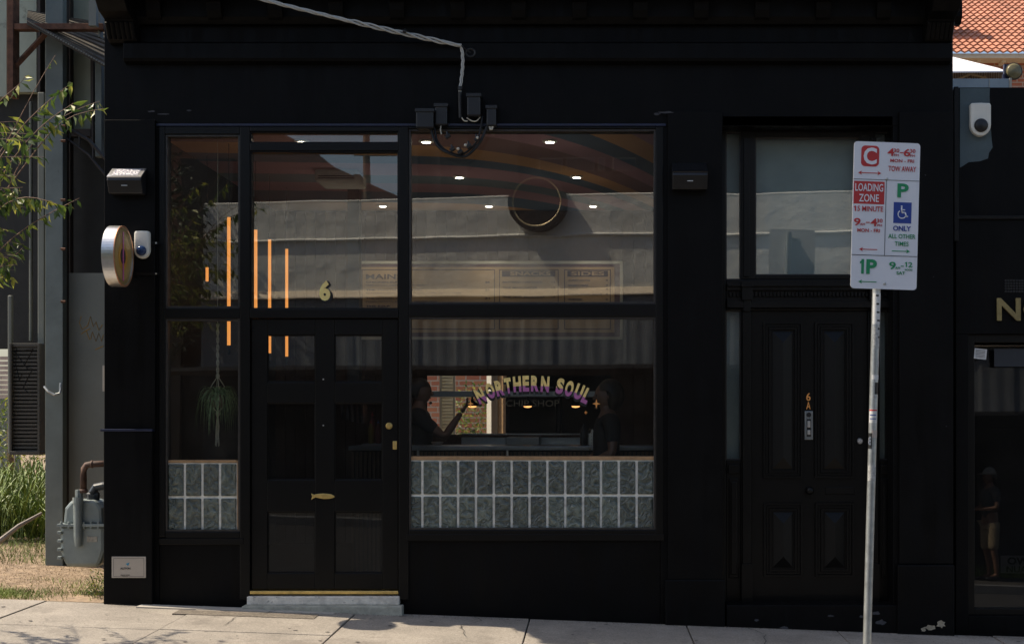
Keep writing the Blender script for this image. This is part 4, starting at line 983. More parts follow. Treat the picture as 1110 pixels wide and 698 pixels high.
# extend along image line upward-left
Bp.z = CAMZ + (450 + 420) * (Bp.y - CAMY) / FPX
m_ = MB(); n = 420
ax = (A - Bp).normalized(); s1 = ax.cross(Vector((0, 0, 1))).normalized(); s2 = ax.cross(s1)
for ph in (0, 2*PI/3, 4*PI/3):
    pts = []
    for i in range(n+1):
        t = i/n; p = Bp.lerp(A, t); p.z -= .28*4*t*(1-t)
        a = t*95*2*PI/4 + ph; rr = .008
        if .90 < t < .985: rr = .013
        pts.append(p + s1*rr*math.cos(a) + s2*rr*math.sin(a))
    m_.tube(pts, .0075, 6)
cable = thing('overhead_cable', 'pale twisted overhead power cable running from upper left to the wall hook', 'cable', A)
m_.build('strand', WCAB, cable, smooth=True)
m_ = MB()
for ph in (0, 2.1, 4.2):
    pts = []
    for i in range(60):
        t = i/59; px = 500 + 4*math.sin(t*PI*.9) * (1-t) - 1.5*t; p = W(px, 50 + 52*t, -.09 + .03*t); a = t*14 + ph
        pts.append(p + Vector((.008*math.cos(a), .008*math.sin(a), 0)))
    m_.tube(pts, .006, 6)
m_.build('drop_strand', WCAB, cable, smooth=True)
m_ = MB(); m_.cyl(W(437.5, 33.5, -.2)+Vector((0, 0, 0)), W(440.5, 34.8, -.2), .017, seg=10); m_.cyl(W(498.4, 94, -.08), W(498.4, 98, -.08), .017, seg=10); m_.cyl(W(498.5, 100, -.07), W(499, 128, -.06), .014, seg=10); m_.build('tie', DKPL, cable)
hk = thing('cable_hook', 'round black iron eye hook holding the overhead cable', 'hook', W(510, 57, 0))
m_ = MB(); c = W(510, 57.5, -.08); m_.tube([c + Vector((.034*math.cos(k*PI/10), 0, .03*math.sin(k*PI/10))) for k in range(21)], .007, 8); m_.build('ring', mat('dull_iron', (.05, .05, .05), .4, .6), hk)
m_ = MB(); m_.cyl(c+Vector((0, .005, 0)), (c.x, 0, c.z), .009, seg=8); m_.cyl(c+Vector((0, .005, 0)), A, .006, seg=8); m_.lathe([(.03, 0), (.03, -.01)], (c.x, -.0005, c.z), axis='Y'); m_.build('bolt', DKPL, hk)

# ================================================================== STREET SIGN
YS = -1.9; dS = YS-CAMY; ks = dS/FPX
pb = W(951, 314, YS)
zg = gz(1.8) - .05
sg = thing('parking_sign', 'white multi panel parking sign on a leaning galvanised pole at the kerb', 'sign', (0, YS, 0))
# build upright in local coords with origin at panel bottom centre, then tilt through the root
def L2(px, py): return ((px - 957.0) * ks, -(py - 314) * ks)       # straightened pixel frame
Hs, Ws = 159*ks, 72.5*ks
def U(u, v): return (-Ws/2 + u*Ws + .0, Hs*(1-v))
def sbox(m_, u0, u1, v0, v1, y0, y1):
    a = U(u0, v0); b_ = U(u1, v1); return m_.box(a[0], b_[0], y0, y1, b_[1], a[1])
def rrect(x0, x1, z0, z1, r, n=6):
    pts = []
    for cx, cz, a0 in ((x1-r, z1-r, 0), (x0+r, z1-r, 90), (x0+r, z0+r, 180), (x1-r, z0+r, 270)):
        for k in range(n+1): a = R(a0 + 90*k/n); pts.append((cx + r*math.cos(a), cz + r*math.sin(a)))
    return pts
SW = mat('sign_white', (.74, .75, .78), .4, var=.03); SRED = mat('sign_red', (.50, .03, .03), .45, var=.04); SGRN = mat('sign_green', (.01, .26, .10), .45, var=.04)
SBLU = mat('sign_blue', (.015, .05, .28), .45, var=.04); SLN = mat('sign_line', (.04, .04, .045), .5)
sg.location = W(957.5, 313.5, YS); 
BLD = []
def sb(m_, nm, m, **k):
    o = m_.build(nm, m, None, **k); o.parent = sg; return o
m_ = MB(); a = rrect(-Ws/2, Ws/2, 0, Hs, .022); m_.prism(a, -.004, .0); sb(m_, 'sign_plate', SW)
m_ = MB()
sbox(m_, 0.004, .996, .2555, .2585, -.006, -.0041); sbox(m_, .005, .995, .770, .774, -.006, -.0041); sbox(m_, .497, .504, .2585, .770, -.006, -.0041)
sb(m_, 'panel_joint', SLN)
def sarrow(m_, u0, u1, v, left, right):
    x0, z = U(u0, v); x1, _ = U(u1, v); t = .0048; hw = .017; hl = .024; y0, y1 = -.0062, -.0042
    def head(x, s): m_.prism([(x, z), (x+s*hl, z+hw*.75), (x+s*hl*.75, z), (x+s*hl, z-hw*.75)] if s > 0 else [(x, z), (x+s*hl, z-hw*.75), (x+s*hl*.75, z), (x+s*hl, z+hw*.75)], y0, y1)
    m_.box(x0+(.012 if left else 0), x1-(.012 if right else 0), y0, y1-.0002, z-t/2, z+t/2)
    if left: head(x0, 1)
    if right: head(x1, -1)
def stx(m_, s, u, v, h, wd, y=-.0065, bold=.0): 
    x, z = U(u, v); put_text(m_, s, x, z, y, h*Hs, wd*Ws, .001, bold=bold)
mr, mg, mw, mbl = MB(), MB(), MB(), MB()
x, z = U(.245, .098); mr.prism(rrect(x-.058, x+.058, z-.0665, z+.0665, .026), -.0055, -.0042)
stx(mw, 'C', .245, .098, .115, .2, -.0068, bold=.03)
sarrow(mr, .07, .42, .213, True, True)
def times(mm, a_, h1, m1, b_, h2, m2, uc, v, sc_=1.0, dash=True): pass
stx(mr, '4', .555, .066, .052, .10, bold=.02); stx(mr, '30', .64, .054, .026, .085, bold=.01); stx(mr, 'PM', .64, .086, .015, .07)
stx(mr, '-', .72, .068, .006, .055); stx(mr, '6', .80, .066, .052, .10, bold=.02); stx(mr, '30', .885, .054, .026, .085, bold=.01); stx(mr, 'PM', .885, .086, .015, .07)
stx(mr, 'MON - FRI', .73, .123, .022, .36, bold=.01); stx(mr, 'TOW AWAY', .735, .178, .036, .42, bold=.005)
sbox(mr, .012, .475, .27, .424, -.0055, -.0042)
stx(mw, 'LOADING', .243, .312, .052, .42, -.0068, bold=.01); stx(mw, 'ZONE', .243, .384, .052, .30, -.0068, bold=.01)
stx(mr, '5 MINUTE', .268, .457, .036, .39, bold=.01); sbox(mr, .034, .052, .439, .475, -.0065, -.0052); x, z = U(.034, .439); mr.prism([(x+.001, z), (x-.007, z-.006), (x-.007, z-.011), (x+.001, z-.007)], -.0065, -.0052)
stx(mr, '9', .075, .548, .052, .10, bold=.02); stx(mr, 'AM', .155, .563, .016, .07); stx(mr, '-', .235, .55, .006, .055); stx(mr, '4', .325, .548, .052, .10, bold=.02); stx(mr, '30', .415, .536, .026, .085, bold=.01); stx(mr, 'PM', .415, .568, .015, .07)
stx(mr, 'MON - FRI', .25, .604, .024, .34, bold=.01); sarrow(mr, .115, .39, .733, True, False)
stx(mg, 'P', .755, .325, .095, .17, bold=.03)
sbox(mbl, .62, .892, .405, .548, -.0055, -.0042)
stx(mbl, 'ONLY', .755, .583, .035, .27, bold=.02); stx(mg, 'ALL OTHER', .755, .637, .03, .41, bold=.005); stx(mg, 'TIMES', .755, .688, .03, .21, bold=.005)
sarrow(mg, .61, .885, .738, False, True)
stx(mg, 'P', .31, .85, .10, .16, bold=.035); sbox(mg, .155, .195, .80, .90, -.0065, -.005); x, z = U(.175, .80); mg.prism([(x-.002, z-.004), (x-.018, z-.017), (x-.018, z-.030), (x-.002, z-.019)], -.0065, -.005); sarrow(mg, .115, .39, .953, True, False)
stx(mg, '9', .625, .838, .052, .10, bold=.02); stx(mg, 'AM', .705, .853, .016, .07); stx(mg, '-', .775, .84, .006, .045); stx(mg, '2', .895, .828, .034, .065, bold=.01); sbox(mg, .828, .846, .811, .845, -.0065, -.0052); x, z = U(.828, .811); mg.prism([(x+.001, z), (x-.007, z-.006), (x-.007, z-.011), (x+.001, z-.007)], -.0065, -.0052); stx(mg, 'NOON', .87, .863, .013, .11); stx(mg, 'SAT', .755, .887, .022, .13, bold=.01)
# wheelchair symbol
ux, uz = U(.756, .476); yy0, yy1 = -.0068, -.0056; s_ = .052
def seg2(p, q_, t):
    p = Vector((p[0], p[1])); q_ = Vector((q_[0], q_[1])); d = (q_-p).normalized(); nrm = Vector((-d.y, d.x))*t/2
    mw.prism([tuple(p+nrm), tuple(q_+nrm), tuple(q_-nrm), tuple(p-nrm)], yy0, yy1)
def wp(a_, b_): return (ux + a_*s_, uz + b_*s_)
mw.prism([(ux - .12*s_ + .11*s_*math.cos(k*PI/6), uz + .78*s_ + .11*s_*math.sin(k*PI/6)) for k in range(12)], yy0, yy1)
seg2(wp(-.12, .64), wp(-.08, .0), .009); seg2(wp(-.08, .34), wp(.32, .34), .007); seg2(wp(-.1, .02), wp(.34, .02), .009); seg2(wp(.32, .04), wp(.52, -.52), .009); seg2(wp(.5, -.5), wp(.7, -.42), .007)
for k in range(13):
    a1 = R(125 + 17*k); a2 = R(125 + 17*(k+1)); cc = (-.05, -.2); rr = .5
    seg2(wp(cc[0]+rr*math.cos(a1), cc[1]+rr*math.sin(a1)), wp(cc[0]+rr*math.cos(a2), cc[1]+rr*math.sin(a2)), .0065)
sb(mr, 'red_print', SRED); sb(mg, 'green_print', SGRN); sb(mbl, 'blue_print', SBLU); sb(mw, 'white_print', SW)
m_ = MB()
for u, v in ((.505, .25), (.515, .963)): x, z = U(u, v); m_.lathe([(.009, -.0042), (.009, -.009), (.005, -.013)], (x, 0, z), axis='Y', seg=8)
sb(m_, 'bolt', GALV)
# pole behind plate
tilt = R(1.55)
Lp = 2.9
m_ = MB(); m_.cyl((-.036, .032, Hs-.03), (-.036, .032, -2.75), .0265, seg=28); sb(m_, 'pole', GALV, smooth=False)
pole = sg.children[-1]
for p in pole.data.polygons: p.use_smooth = len(p.vertices) == 4
m_ = MB()
for v in (.1, .9):
    x, z = U(.5, v); m_.box(x-.07, x+.06, .0005, .006, z-.012, z+.012); m_.cyl((-.036, .032, z-.012), (-.036, .032, z+.012), .029, seg=24)
sb(m_, 'clamp', GALV)
def sticker(z0, z1, a0, a1, m, nm='sticker', rr=.0272):
    m_ = MB(); n = 8; rows_ = []
    for z in (z0, z1): rows_.append([m_.bm.verts.new((-.036 + rr*math.sin(R(a0+(a1-a0)*k/n)), .032 - rr*math.cos(R(a0+(a1-a0)*k/n)), z)) for k in range(n+1)])
    for k in range(n): m_.bm.faces.new((rows_[0][k], rows_[0][k+1], rows_[1][k+1], rows_[1][k]))
    return sb(m_, nm, m)
def pz(py): return -(py-314)*ks
STW = mat('sticker_white', (.62, .62, .6), .5, var=.15, scale=40); STG = mat('sticker_residue', (.42, .42, .4), .7, var=.4, scale=60); SPK = mat('sticker_pale', (.5, .42, .36), .6)
sticker(pz(352), pz(318), -60, 75, STW); sticker(pz(378), pz(354), -40, 78, STG); sticker(pz(412), pz(407), -50, 70, STW); sticker(pz(432), pz(430), -30, 70, STG); [sticker(pz(322+k*9), pz(320+k*9), -20+k*9, 20+k*12, DKPL, rr=.0276) for k in range(6)]; sticker(pz(398), pz(391), 10, 70, STG); sticker(pz(428), pz(415), 0, 62, DKPL); sticker(pz(459), pz(444), -75, 45, STW); sticker(pz(475), pz(467), -30, 70, SPK); sticker(pz(522), pz(505), -70, 60, STG)
sticker(pz(446), pz(444.5), -75, 45, SRED, rr=.0276); sticker(pz(451), pz(450), -60, 30, SBLU, rr=.0276); sticker(pz(455), pz(454), -60, 30, SBLU, rr=.0276)
sticker(pz(487), pz(470), -88, -20, BLACKM, rr=.0276); 
m_ = MB(); put_text(m_, '8', -.036-.021, -.5*0 + pz(478.5), .032-.0215, .055, .022, .001, bold=.03); sb(m_, 'sticker_print', STW)
sg.rotation_euler = (0, tilt, R(3))
# tilt rotates about panel bottom; pole foot moves left as it goes down

# ================================================================== NEIGHBOUR ON THE RIGHT
nb = thing('neighbour_shop', 'low black shop next door at right with a glass front and gold letters', 'building', (WX(1100), .1, gz(3.3)))
YN = .08
NX0, NX1 = WX(1036, YN), 9.5
ztop = WZ(95, YN)
m_ = MB()
m_.box(NX0, NX1, YN, YN+.25, WZ(362, YN), ztop)
m_.box(NX0, WX(1050, YN), YN, YN+.25, GB-.2, WZ(362, YN)); m_.box(WX(1050, YN), NX1, YN, YN+.25, GB-.2, WZ(667, YN))
m_.build('wall', BLK, nb, bevel=.004)
m_ = MB(); m_.box(NX0, NX1, YN-.02, YN-.001, WZ(238, YN), WZ(234, YN)); m_.build('band', BLK2, nb, bevel=.003)
m_ = MB(); m_.box(NX0, NX1, YN+.251, 6, ztop-.4, ztop-.3); m_.box(NX0, NX0+.15, YN+.251, 6, GB, ztop-.4); m_.box(NX0+.151, NX1, 3.4, 3.5, GB, ztop-.4); m_.build('roof', MATS['roof_sheet'], nb)
m_ = MB(); m_.box(NX0+.151, NX1, YN+.26, 3.4, -.4, -.22); m_.build('floor', FLOORM, nb)
# unpainted grey patch
PG = mat('bluegrey_render', (.075, .105, .115), .8, var=.15, scale=6)
rd = random.Random(4); pts = [(NX0+.03, WZ(96, YN))]
edge = [(1073, 96), (1072.5, 105), (1073.5, 120), (1074, 140), (1075, 152), (1076, 160), (1072, 166), (1071, 172)]
for a, b_ in edge: pts.append((WX(a, YN), WZ(b_, YN)))
for a, b_ in ((1062, 175), (1050, 176), (1044, 180), (1040.5, 182), (1040.5, 96)): pts.append((WX(a, YN), WZ(b_, YN)))
pts = pts[1:]
m_ = MB(); m_.prism(pts, YN-.0015, YN+.001); m_.build('unpainted_patch', PG, nb)
m_ = MB(); m_.box(NX0-.02, NX0+.015, YN-.03, YN-.001, WZ(262, YN), ztop); m_.build('corner_trim', BLK2, nb, bevel=.004)
siren(1050, 1072.5, 113, 149, YN-.002, DKPL, 'white alarm siren with a black lens on the grey patch next door')
m_ = MB()
put_text(m_, 'NORTH', WX(1080, YN)+.47, WZ(335.5, YN), YN-.012, 25/139, .94, .01, bold=.02)
m_.build('lettering', mat('brass_letter', (.24, .19, .08), .4, .3, var=.3, scale=10), nb)
m_ = MB()
for i in range(9):
    for j in range(5): m_.box(WX(1089+i*3, YN), WX(1091.2+i*3, YN), YN-.006, YN-.001, WZ(303+j*3+2, YN), WZ(303+j*3, YN))
m_.build('vent', DKPL, nb)
# glazed front
m_ = MB()
for bb in ((1050.2, 1058, 362, 667), (1058, 1180, 362, 371), (1058, 1180, 660, 667)): m_.box(WX(bb[0], YN), WX(bb[1], YN), YN+.04, YN+.1, WZ(bb[3], YN), WZ(bb[2], YN))
fr_ = m_.build('window', BLK2, nb, bevel=.004)
m_ = MB()
x0, x1 = WX(1058, YN), WX(1180, YN); z0, z1 = WZ(660, YN), WZ(371, YN); hm = (z1-z0); ty = math.tan(R(-2.0))*hm   # the sheet leans a little
vs = []
for dyy in (0, .005):
    vs += [m_.bm.verts.new(p) for p in ((x0-.02, YN+.105+dyy+ (0), z0-.02), (x1, YN+.105+dyy, z0-.02), (x1, YN+.105+dyy-ty, z1+.02), (x0-.02, YN+.105+dyy-ty, z1+.02))]
for f in ((0, 1, 2, 3), (7, 6, 5, 4), (0, 4, 5, 1), (1, 5, 6, 2), (2, 6, 7, 3), (3, 7, 4, 0)): m_.bm.faces.new([vs[i] for i in f])
NG = glass('neighbour_glass', base=.05, tint=(.5, .5, .5), wave=.0002)
m_.build('pane', NG, fr_)
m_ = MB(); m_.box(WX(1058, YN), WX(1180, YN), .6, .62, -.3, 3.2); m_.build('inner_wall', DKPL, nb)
stk = MB(); a = W(1063, 383.5, YN+.03); stk.box(a.x-.048, a.x+.048, YN+.035, YN+.039, a.z-.04, a.z+.04, rot=Matrix.Rotation(R(6), 3, 'Y'))
so_ = stk.build('notice', STW, nb)
m_ = MB()
for k in range(6): m_.box(a.x-.038, a.x+.036, YN+.033, YN+.0349, a.z+.028-k*.011, a.z+.031-k*.011, rot=Matrix.Rotation(R(6), 3, 'Y'))
m_.build('notice_print', SLN, nb)
m_ = MB(); m_.box(WX(1081, .1), WX(1180, .1), .182, .186, WZ(397, .1), WZ(377.5, .1)); m_.build('window_film', mat('dull_film', (.02, .024, .032), .5), nb)
ws = thing('window_notice', 'white notice with black letters leaning low in the neighbour window', 'notice', W(1100, 622, .3))
m_ = MB(); m_.box(WX(1085, .3), WX(1170, .3), .3, .31, WZ(621, .3), WZ(602, .3)); m_.build('board', mat('notice_white', (.3, .3, .3), .6), ws)
m_ = MB(); put_text(m_, 'OW OPEN', WX(1121, .3), WZ(607.5, .3), .297, 8/136, 58/136, .002, bold=.03); put_text(m_, 'NUA', WX(1102, .3), WZ(616.5, .3), .297, 7/136, 22/136, .002, mirror=False); m_.build('print', BLACKM, ws)
# stair of things above the neighbour roof
gt = thing('roof_gutter', 'grey metal box gutter along the top of the black wall', 'gutter', (NX0, .9, ztop))
m_ = MB(); Yg = .9; m_.box(WX(1030, Yg), WX(1095.5, Yg), Yg, Yg+.2, WZ(97, Yg), WZ(85.5, Yg)); m_.build('trough', mat('zinc_gutter', (.33, .39, .42), .5, .3, var=.1), gt, bevel=.004)
m_ = MB(); m_.box(WX(1072, Yg), WX(1072.6, Yg), Yg-.004, Yg-.0005, WZ(97, Yg), WZ(85.5, Yg)); m_.box(WX(1094, Yg), WX(1096.5, Yg), Yg-.008, Yg-.0005, WZ(98, Yg), WZ(85, Yg)); m_.build('joint', CREAM, gt)
# canopy
cp = thing('garden_canopy', 'white topped garden canopy with a striped lining behind the black wall', 'canopy', (WX(1035, 4), 4.5, 3))
Yc = 4.0
m_ = MB(); ap_ = Vector((WX(1025, Yc+1.2), Yc+1.2, WZ(60, Yc+1.2))); c4 = [W(985, 78, Yc), W(1090, 77, Yc), W(1082, 74, Yc+2.4), W(995, 74, Yc+2.4)]
vs = [m_.bm.verts.new(p) for p in c4] + [m_.bm.verts.new(ap_)] ; lo_ = [m_.bm.verts.new(p - Vector((0, 0, .015))) for p in c4] + [m_.bm.verts.new(ap_ - Vector((0, 0, .015)))]
for k in range(4): m_.bm.faces.new((vs[k], vs[(k+1) % 4], vs[4])); m_.bm.faces.new((lo_[(k+1) % 4], lo_[k], lo_[4])); m_.bm.faces.new((vs[k], lo_[k], lo_[(k+1) % 4], vs[(k+1) % 4]))
m_.build('roof_cloth', mat('white_canvas', (.78, .77, .8), .8, var=.03), cp)
m_ = MB(); 
for k in range(22):
    m_.box(WX(1034+k*2.6, Yc+.3), WX(1035.4+k*2.6, Yc+.3), Yc+.3, Yc+.305, WZ(96, Yc+.3), WZ(77.5, Yc+.3))
m_.build('lining', mat('brown_stripe', (.2, .12, .07), .8), cp)
m_ = MB(); m_.box(WX(1030, Yc+.32), WX(1091, Yc+.32), Yc+.32, Yc+.33, WZ(96, Yc+.32), WZ(77.5, Yc+.32)); m_.build('curtain', mat('cream_canvas', (.5, .42, .33), .8), cp)
m_ = MB(); 
for p_, q_ in (((1034, 88), (1052, 80)), ((1060, 88), (1068, 83)), ((1052, 80), (1075, 88))): m_.cyl(W(*p_, Yc+.2), W(*q_, Yc+.2), .015)
m_.cyl(W(1092, 78, Yc+.2), W(1092, 120, Yc+.2), .02); m_.build('strut', mat('tan_strut', (.3, .2, .1)), cp)
fl = thing('flood_lamp', 'round amber flood lamp with a dark bracket in front of the brick wall', 'lamp', W(1098, 78, 3))
c = W(1098.5, 78, 3.0); m_ = MB(); m_.lathe([(.0, .03), (.05, .03), (.083, .0), (.086, -.015), (.078, -.02)], c, axis='Y', seg=32); m_.build('housing', DKPL, fl, smooth=False)
m_ = MB(); m_.lathe([(.076, -.0205), (.06, -.032), (.004, -.04)], c, axis='Y', seg=32); m_.build('lens', mat('amber_lens', (.16, .14, .07), .25, var=.25, scale=12), fl, smooth=True)
m_ = MB(); m_.box(WX(1086, 3.1), WX(1091.5, 3.1), 3.02, 3.06, WZ(92, 3.1), WZ(72, 3.1)); m_.cyl((WX(1091, 3), 3.03, c.z), (c.x-.03, 3.03, c.z), .012); m_.cyl((WX(1089, 3), 3.04, 2.5), (WX(1089, 3), 3.04, WZ(80, 3)), .012); m_.build('bracket', mat('navy_bracket', (.02, .025, .06), .4), fl)

# tiled-roof brick house behind
YH = 19.0; kh = (YH-CAMY)/FPX
hs = thing('brick_house', 'red brick house with orange terracotta tile roof behind the neighbour shop', 'house', (WX(1100, YH), YH+3, 0))
m_ = MB(); m_.box(WX(985, YH), WX(985, YH)+13, YH, YH+8, -1, WZ(63, YH)); m_.build('wall', BRICK, hs)
m_ = MB(); m_.box(WX(975, YH), WX(985, YH)+13.2, YH-.45, YH-.3, WZ(64, YH-.4), WZ(59, YH-.4)); m_.box(WX(975, YH), WX(985, YH)+13.2, YH-.3, YH, WZ(64, YH-.4)+.005, WZ(63, YH-.4)); m_.build('gutter', CREAM, hs, bevel=.01)
m_ = MB()
for px in (1060, 1087): m_.box(WX(px, YH-.2)-.04, WX(px, YH-.2)+.04, YH-.3, YH-.001, WZ(69, YH-.2), WZ(64.5, YH-.2))
m_.build('eave_bracket', CREAM, hs)
TILE = mat('terracotta_tile', (.42, .17, .10), .7, var=.3, scale=2.5, bump=.004, bscale=30)
speckle(TILE, (.6, .6, .6), (1, 1, 1), 4, .6)
bm = bmesh.new(); pitch = R(27); ru = Vector((0, math.cos(pitch), math.sin(pitch))); rn = Vector((0, -math.sin(pitch), math.cos(pitch)))
ex0 = WX(980, YH-.45); zed = WZ(58.5, YH-.45); rows_n = 22; cols = 300; wl = .16
for r_ in range(rows_n):
    for (s0, s1, h0, h1) in ((r_*.30, r_*.30+.33, .05, .012),):
        pv = None
        for c_ in range(cols+1):
            xx_ = ex0 + c_*.04; wv = .022*(math.cos(2*PI*xx_/wl) ** 1)
            base = Vector((xx_, YH-.5, zed))
            a_ = bm.verts.new(base + ru*s0 + rn*(h0 + wv)); b_ = bm.verts.new(base + ru*s1 + rn*(h1 + wv)); c2 = bm.verts.new(base + ru*s0 + rn*(h0 + wv - .035))
            if pv: bm.faces.new((pv[0], a_, b_, pv[1])); bm.faces.new((pv[2], c2, a_, pv[0]))
            pv = (a_, b_, c2)
m_ = MB(); m_.bm.free(); m_.bm = bm; m_.build('roof', TILE, hs, smooth=False)
# chimney added out of view to throw a shadow band across the tiles
m_ = MB(); cxh = WX(985, YH) - .5; m_.box(WX(985, YH+.5), WX(1022, YH+.5), YH+.7, YH+1.5, WZ(58, YH), WZ(58, YH)+2.1); m_.build('chimney', BRICK, hs)

# ================================================================== LEFT: SHED, ALLEY
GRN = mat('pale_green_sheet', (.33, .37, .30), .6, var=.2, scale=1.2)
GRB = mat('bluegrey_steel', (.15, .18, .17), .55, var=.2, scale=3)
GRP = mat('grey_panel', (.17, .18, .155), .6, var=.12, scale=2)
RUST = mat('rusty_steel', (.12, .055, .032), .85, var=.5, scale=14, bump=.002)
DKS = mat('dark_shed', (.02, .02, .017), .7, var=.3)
stains(GRN, 2.5, .6, (.06, .055, .04), .6); stains(GRB, 9, .68, (.05, .04, .03), .8)
shd = thing('metal_shed', 'tall grey steel clad shed with rusty frame beside the shop', 'shed', (-4.4, 2.6, gz(-4.4)))
YA = 2.4
def sh_(m_, a, b_, c, d, y0, y1): m_.box(WX(a, y0), WX(b_, y0), y0, y1, WZ(d, y0), WZ(c, y0)); return m_
m_ = MB()
sh_(m_, -90, 7, -120, 105, YA+.3, YA+.4); sh_(m_, 14.5, 39.5, -120, 100, YA+.3, YA+.4); sh_(m_, 76, 98, -120, 145, YA+.3, YA+.4); sh_(m_, 101, 122, -120, 150, YA+.3, YA+.4)
m_.build('cladding', GRN, shd)
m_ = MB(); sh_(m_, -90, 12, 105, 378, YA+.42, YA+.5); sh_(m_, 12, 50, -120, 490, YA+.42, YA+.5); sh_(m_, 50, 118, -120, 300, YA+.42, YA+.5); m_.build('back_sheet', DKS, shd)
m_ = MB(); sh_(m_, 72, 122, 296, 640, YA+.05, YA+.1); m_.build('flat_panel', GRP, shd)
m_ = MB(); sh_(m_, 49, 68, -120, 640, YA-.1, YA+.02); sh_(m_, 103, 110, -60, 170, YA+.12, YA+.2); m_.build('column', GRB, shd, bevel=.004)
m_ = MB(); sh_(m_, 68.3, 72.5, -120, 636, YA+.0, YA+.06); m_.build('seam', mat('seam_brown', (.04, .03, .025)), shd)
m_ = MB(); sh_(m_, 40.5, 48, 100, 492, YA+.1, YA+.15); sh_(m_, 8, 12.5, 320, 492, YA+.1, YA+.15); sh_(m_, 31, 34, 110, 370, YA+.2, YA+.25); m_.build('downpipe', GRP, shd, bevel=.01)
m_ = MB(); sh_(m_, 7.2, 14.2, -80, 104, YA-.35, YA-.2); m_.build('rusty_post', RUST, shd, bevel=.004)
m_ = MB(); sh_(m_, 14.3, 112, 25.5, 32, YA-.34, YA-.24); m_.build('rusty_beam', RUST, shd, bevel=.003)
m_ = MB(); a = W(13, 76, YA-.28); b_ = W(55, 31, YA-.28); m_.cyl(a, b_, .028, seg=4); m_.build('rusty_brace', RUST, shd)
m_ = MB()   # ribbed walkway deck sloping down to the right, seen from beneath
c0 = [W(28, 13, YA-.5), W(95, 13, YA-.2), W(122, 34, YA+.3), W(122, 80, YA-.5+.7)]
for k in range(9):
    t0, t1 = k/9, (k+.72)/9
    a0 = c0[0].lerp(c0[1], t0); a1 = c0[0].lerp(c0[1], t1); e0 = W(42, 24, YA+.2).lerp(W(125, 85, YA+.1), t0); 
P1, P2, P3, P4 = W(28, 13.5, YA-.4), W(97, 11, YA-.4), W(124, 36, YA+.25), W(124, 82, YA-.3)
nrib = 10
Q0, Q1 = W(29, 24, YA-.4), W(124, 78, YA-.4)   # lower/front edge
T0, T1 = W(30, 12, YA+.25), W(124, 26, YA+.25)   # rear edge
for k in range(nrib):
    for tt, dz in ((k/nrib, 0), ((k+.5)/nrib, -.03)):
        a = Q0.lerp(T0, tt); b_ = Q1.lerp(T1, tt); a2 = Q0.lerp(T0, tt+.5/nrib); b2 = Q1.lerp(T1, tt+.5/nrib)
        dzv = Vector((0, 0, dz)); th = Vector((0, 0, .012))
        vs = [m_.bm.verts.new(p+dzv) for p in (a, b_, b2, a2)] + [m_.bm.verts.new(p+dzv+th) for p in (a, b_, b2, a2)]
        for f in ((0, 1, 2, 3), (7, 6, 5, 4), (0, 4, 5, 1), (1, 5, 6, 2), (2, 6, 7, 3), (3, 7, 4, 0)): m_.bm.faces.new([vs[i] for i in f])
m_.build('ribbed_deck', mat('deck_steel', (.08, .07, .055), .6, .3, var=.35, scale=12), shd)
m_ = MB()
for k in range(26): p = Q0.lerp(Q1, .25 + .75*k/26); m_.cyl(p+Vector((0, -.012, .012)), p+Vector((0, -.004, .012)), .008, seg=6)
m_.build('rivet', GRP, shd)
m_ = MB(); a = W(97, -30, YA-.45); sh_(m_, 96, 104, -40, 28, YA-.45, YA-.38); sh_(m_, 106, 108, -20, 40, YA-.3, YA-.2); m_.build('hanger', GRP, shd)
m_ = MB(); m_.tube([W(70, 138, YA-.05), W(75, 140, YA), W(96, 152, YA), W(114, 172, YA)], .018); m_.tube([W(72, 150, YA), W(96, 168, YA), W(114, 190, YA)], .012)
for px, y0, y1 in ((76, 141, 151), (86, 147, 160), (101, 157, 172)): m_.cyl(W(px, y0, YA), W(px, y1, YA), .01)
m_.build('handrail', mat('dark_rail', (.025, .022, .02), .5), shd)
m_ = MB(); sh_(m_, 76, 99, 140, 148, YA+.2, YA+.29); sh_(m_, 72, 76, -120, 296, YA+.2, YA+.29); sh_(m_, 98, 101, -120, 160, YA+.2, YA+.31); sh_(m_, 40.5, 43.5, -120, 100, YA+.2, YA+.31); m_.build('cladding_seam', mat('seam_brown', (.04, .03, .025)), shd)
m_ = MB()
for py in (100, 137, 153, 217, 270, 327): m_.cyl(W(66, py, YA-.13), W(71, py, YA-.13), .012, seg=6)
m_.build('bolt', RUST, shd)
m_ = MB(); m_.tube([W(48, 419, YA-.15), W(52, 424, YA-.17), W(59, 428, YA-.17), W(65, 426, YA-.15), W(66, 415, YA-.12)], .012); m_.build('hook_bar', GALV, shd)
lv = MB(); sh_(lv, 12.6, 40.4, 372, 376, YA+.0, YA+.1); sh_(lv, 10, 12.5, 372, 492, YA-.02, YA+.099); sh_(lv, 40.4, 43, 372, 492, YA-.02, YA+.099); sh_(lv, 10, 43, 489, 493, YA-.03, YA+.3)
lvo = lv.build('louvre_box', mat('louvre_brown', (.06, .056, .045), .6), shd, bevel=.004)
m_ = MB(); py = 377
while py < 488: sh_(m_, 12.6, 40.3, py, py+2.6, YA+.02, YA+.06); py += 4.1
m_.build('louvre_slat', MATS['louvre_brown'], lvo); m_ = MB(); sh_(m_, 12.6, 40.3, 377, 488, YA+.07, YA+.28); m_.build('louvre_back', DKS, lvo)
def squiggle(pts, Y, r, m, par, nm='graffiti'):
    m_ = MB()
    for st in pts: m_.tube([W(a, b_, Y) for a, b_ in st], r, 4)
    return m_.build(nm, m, par)
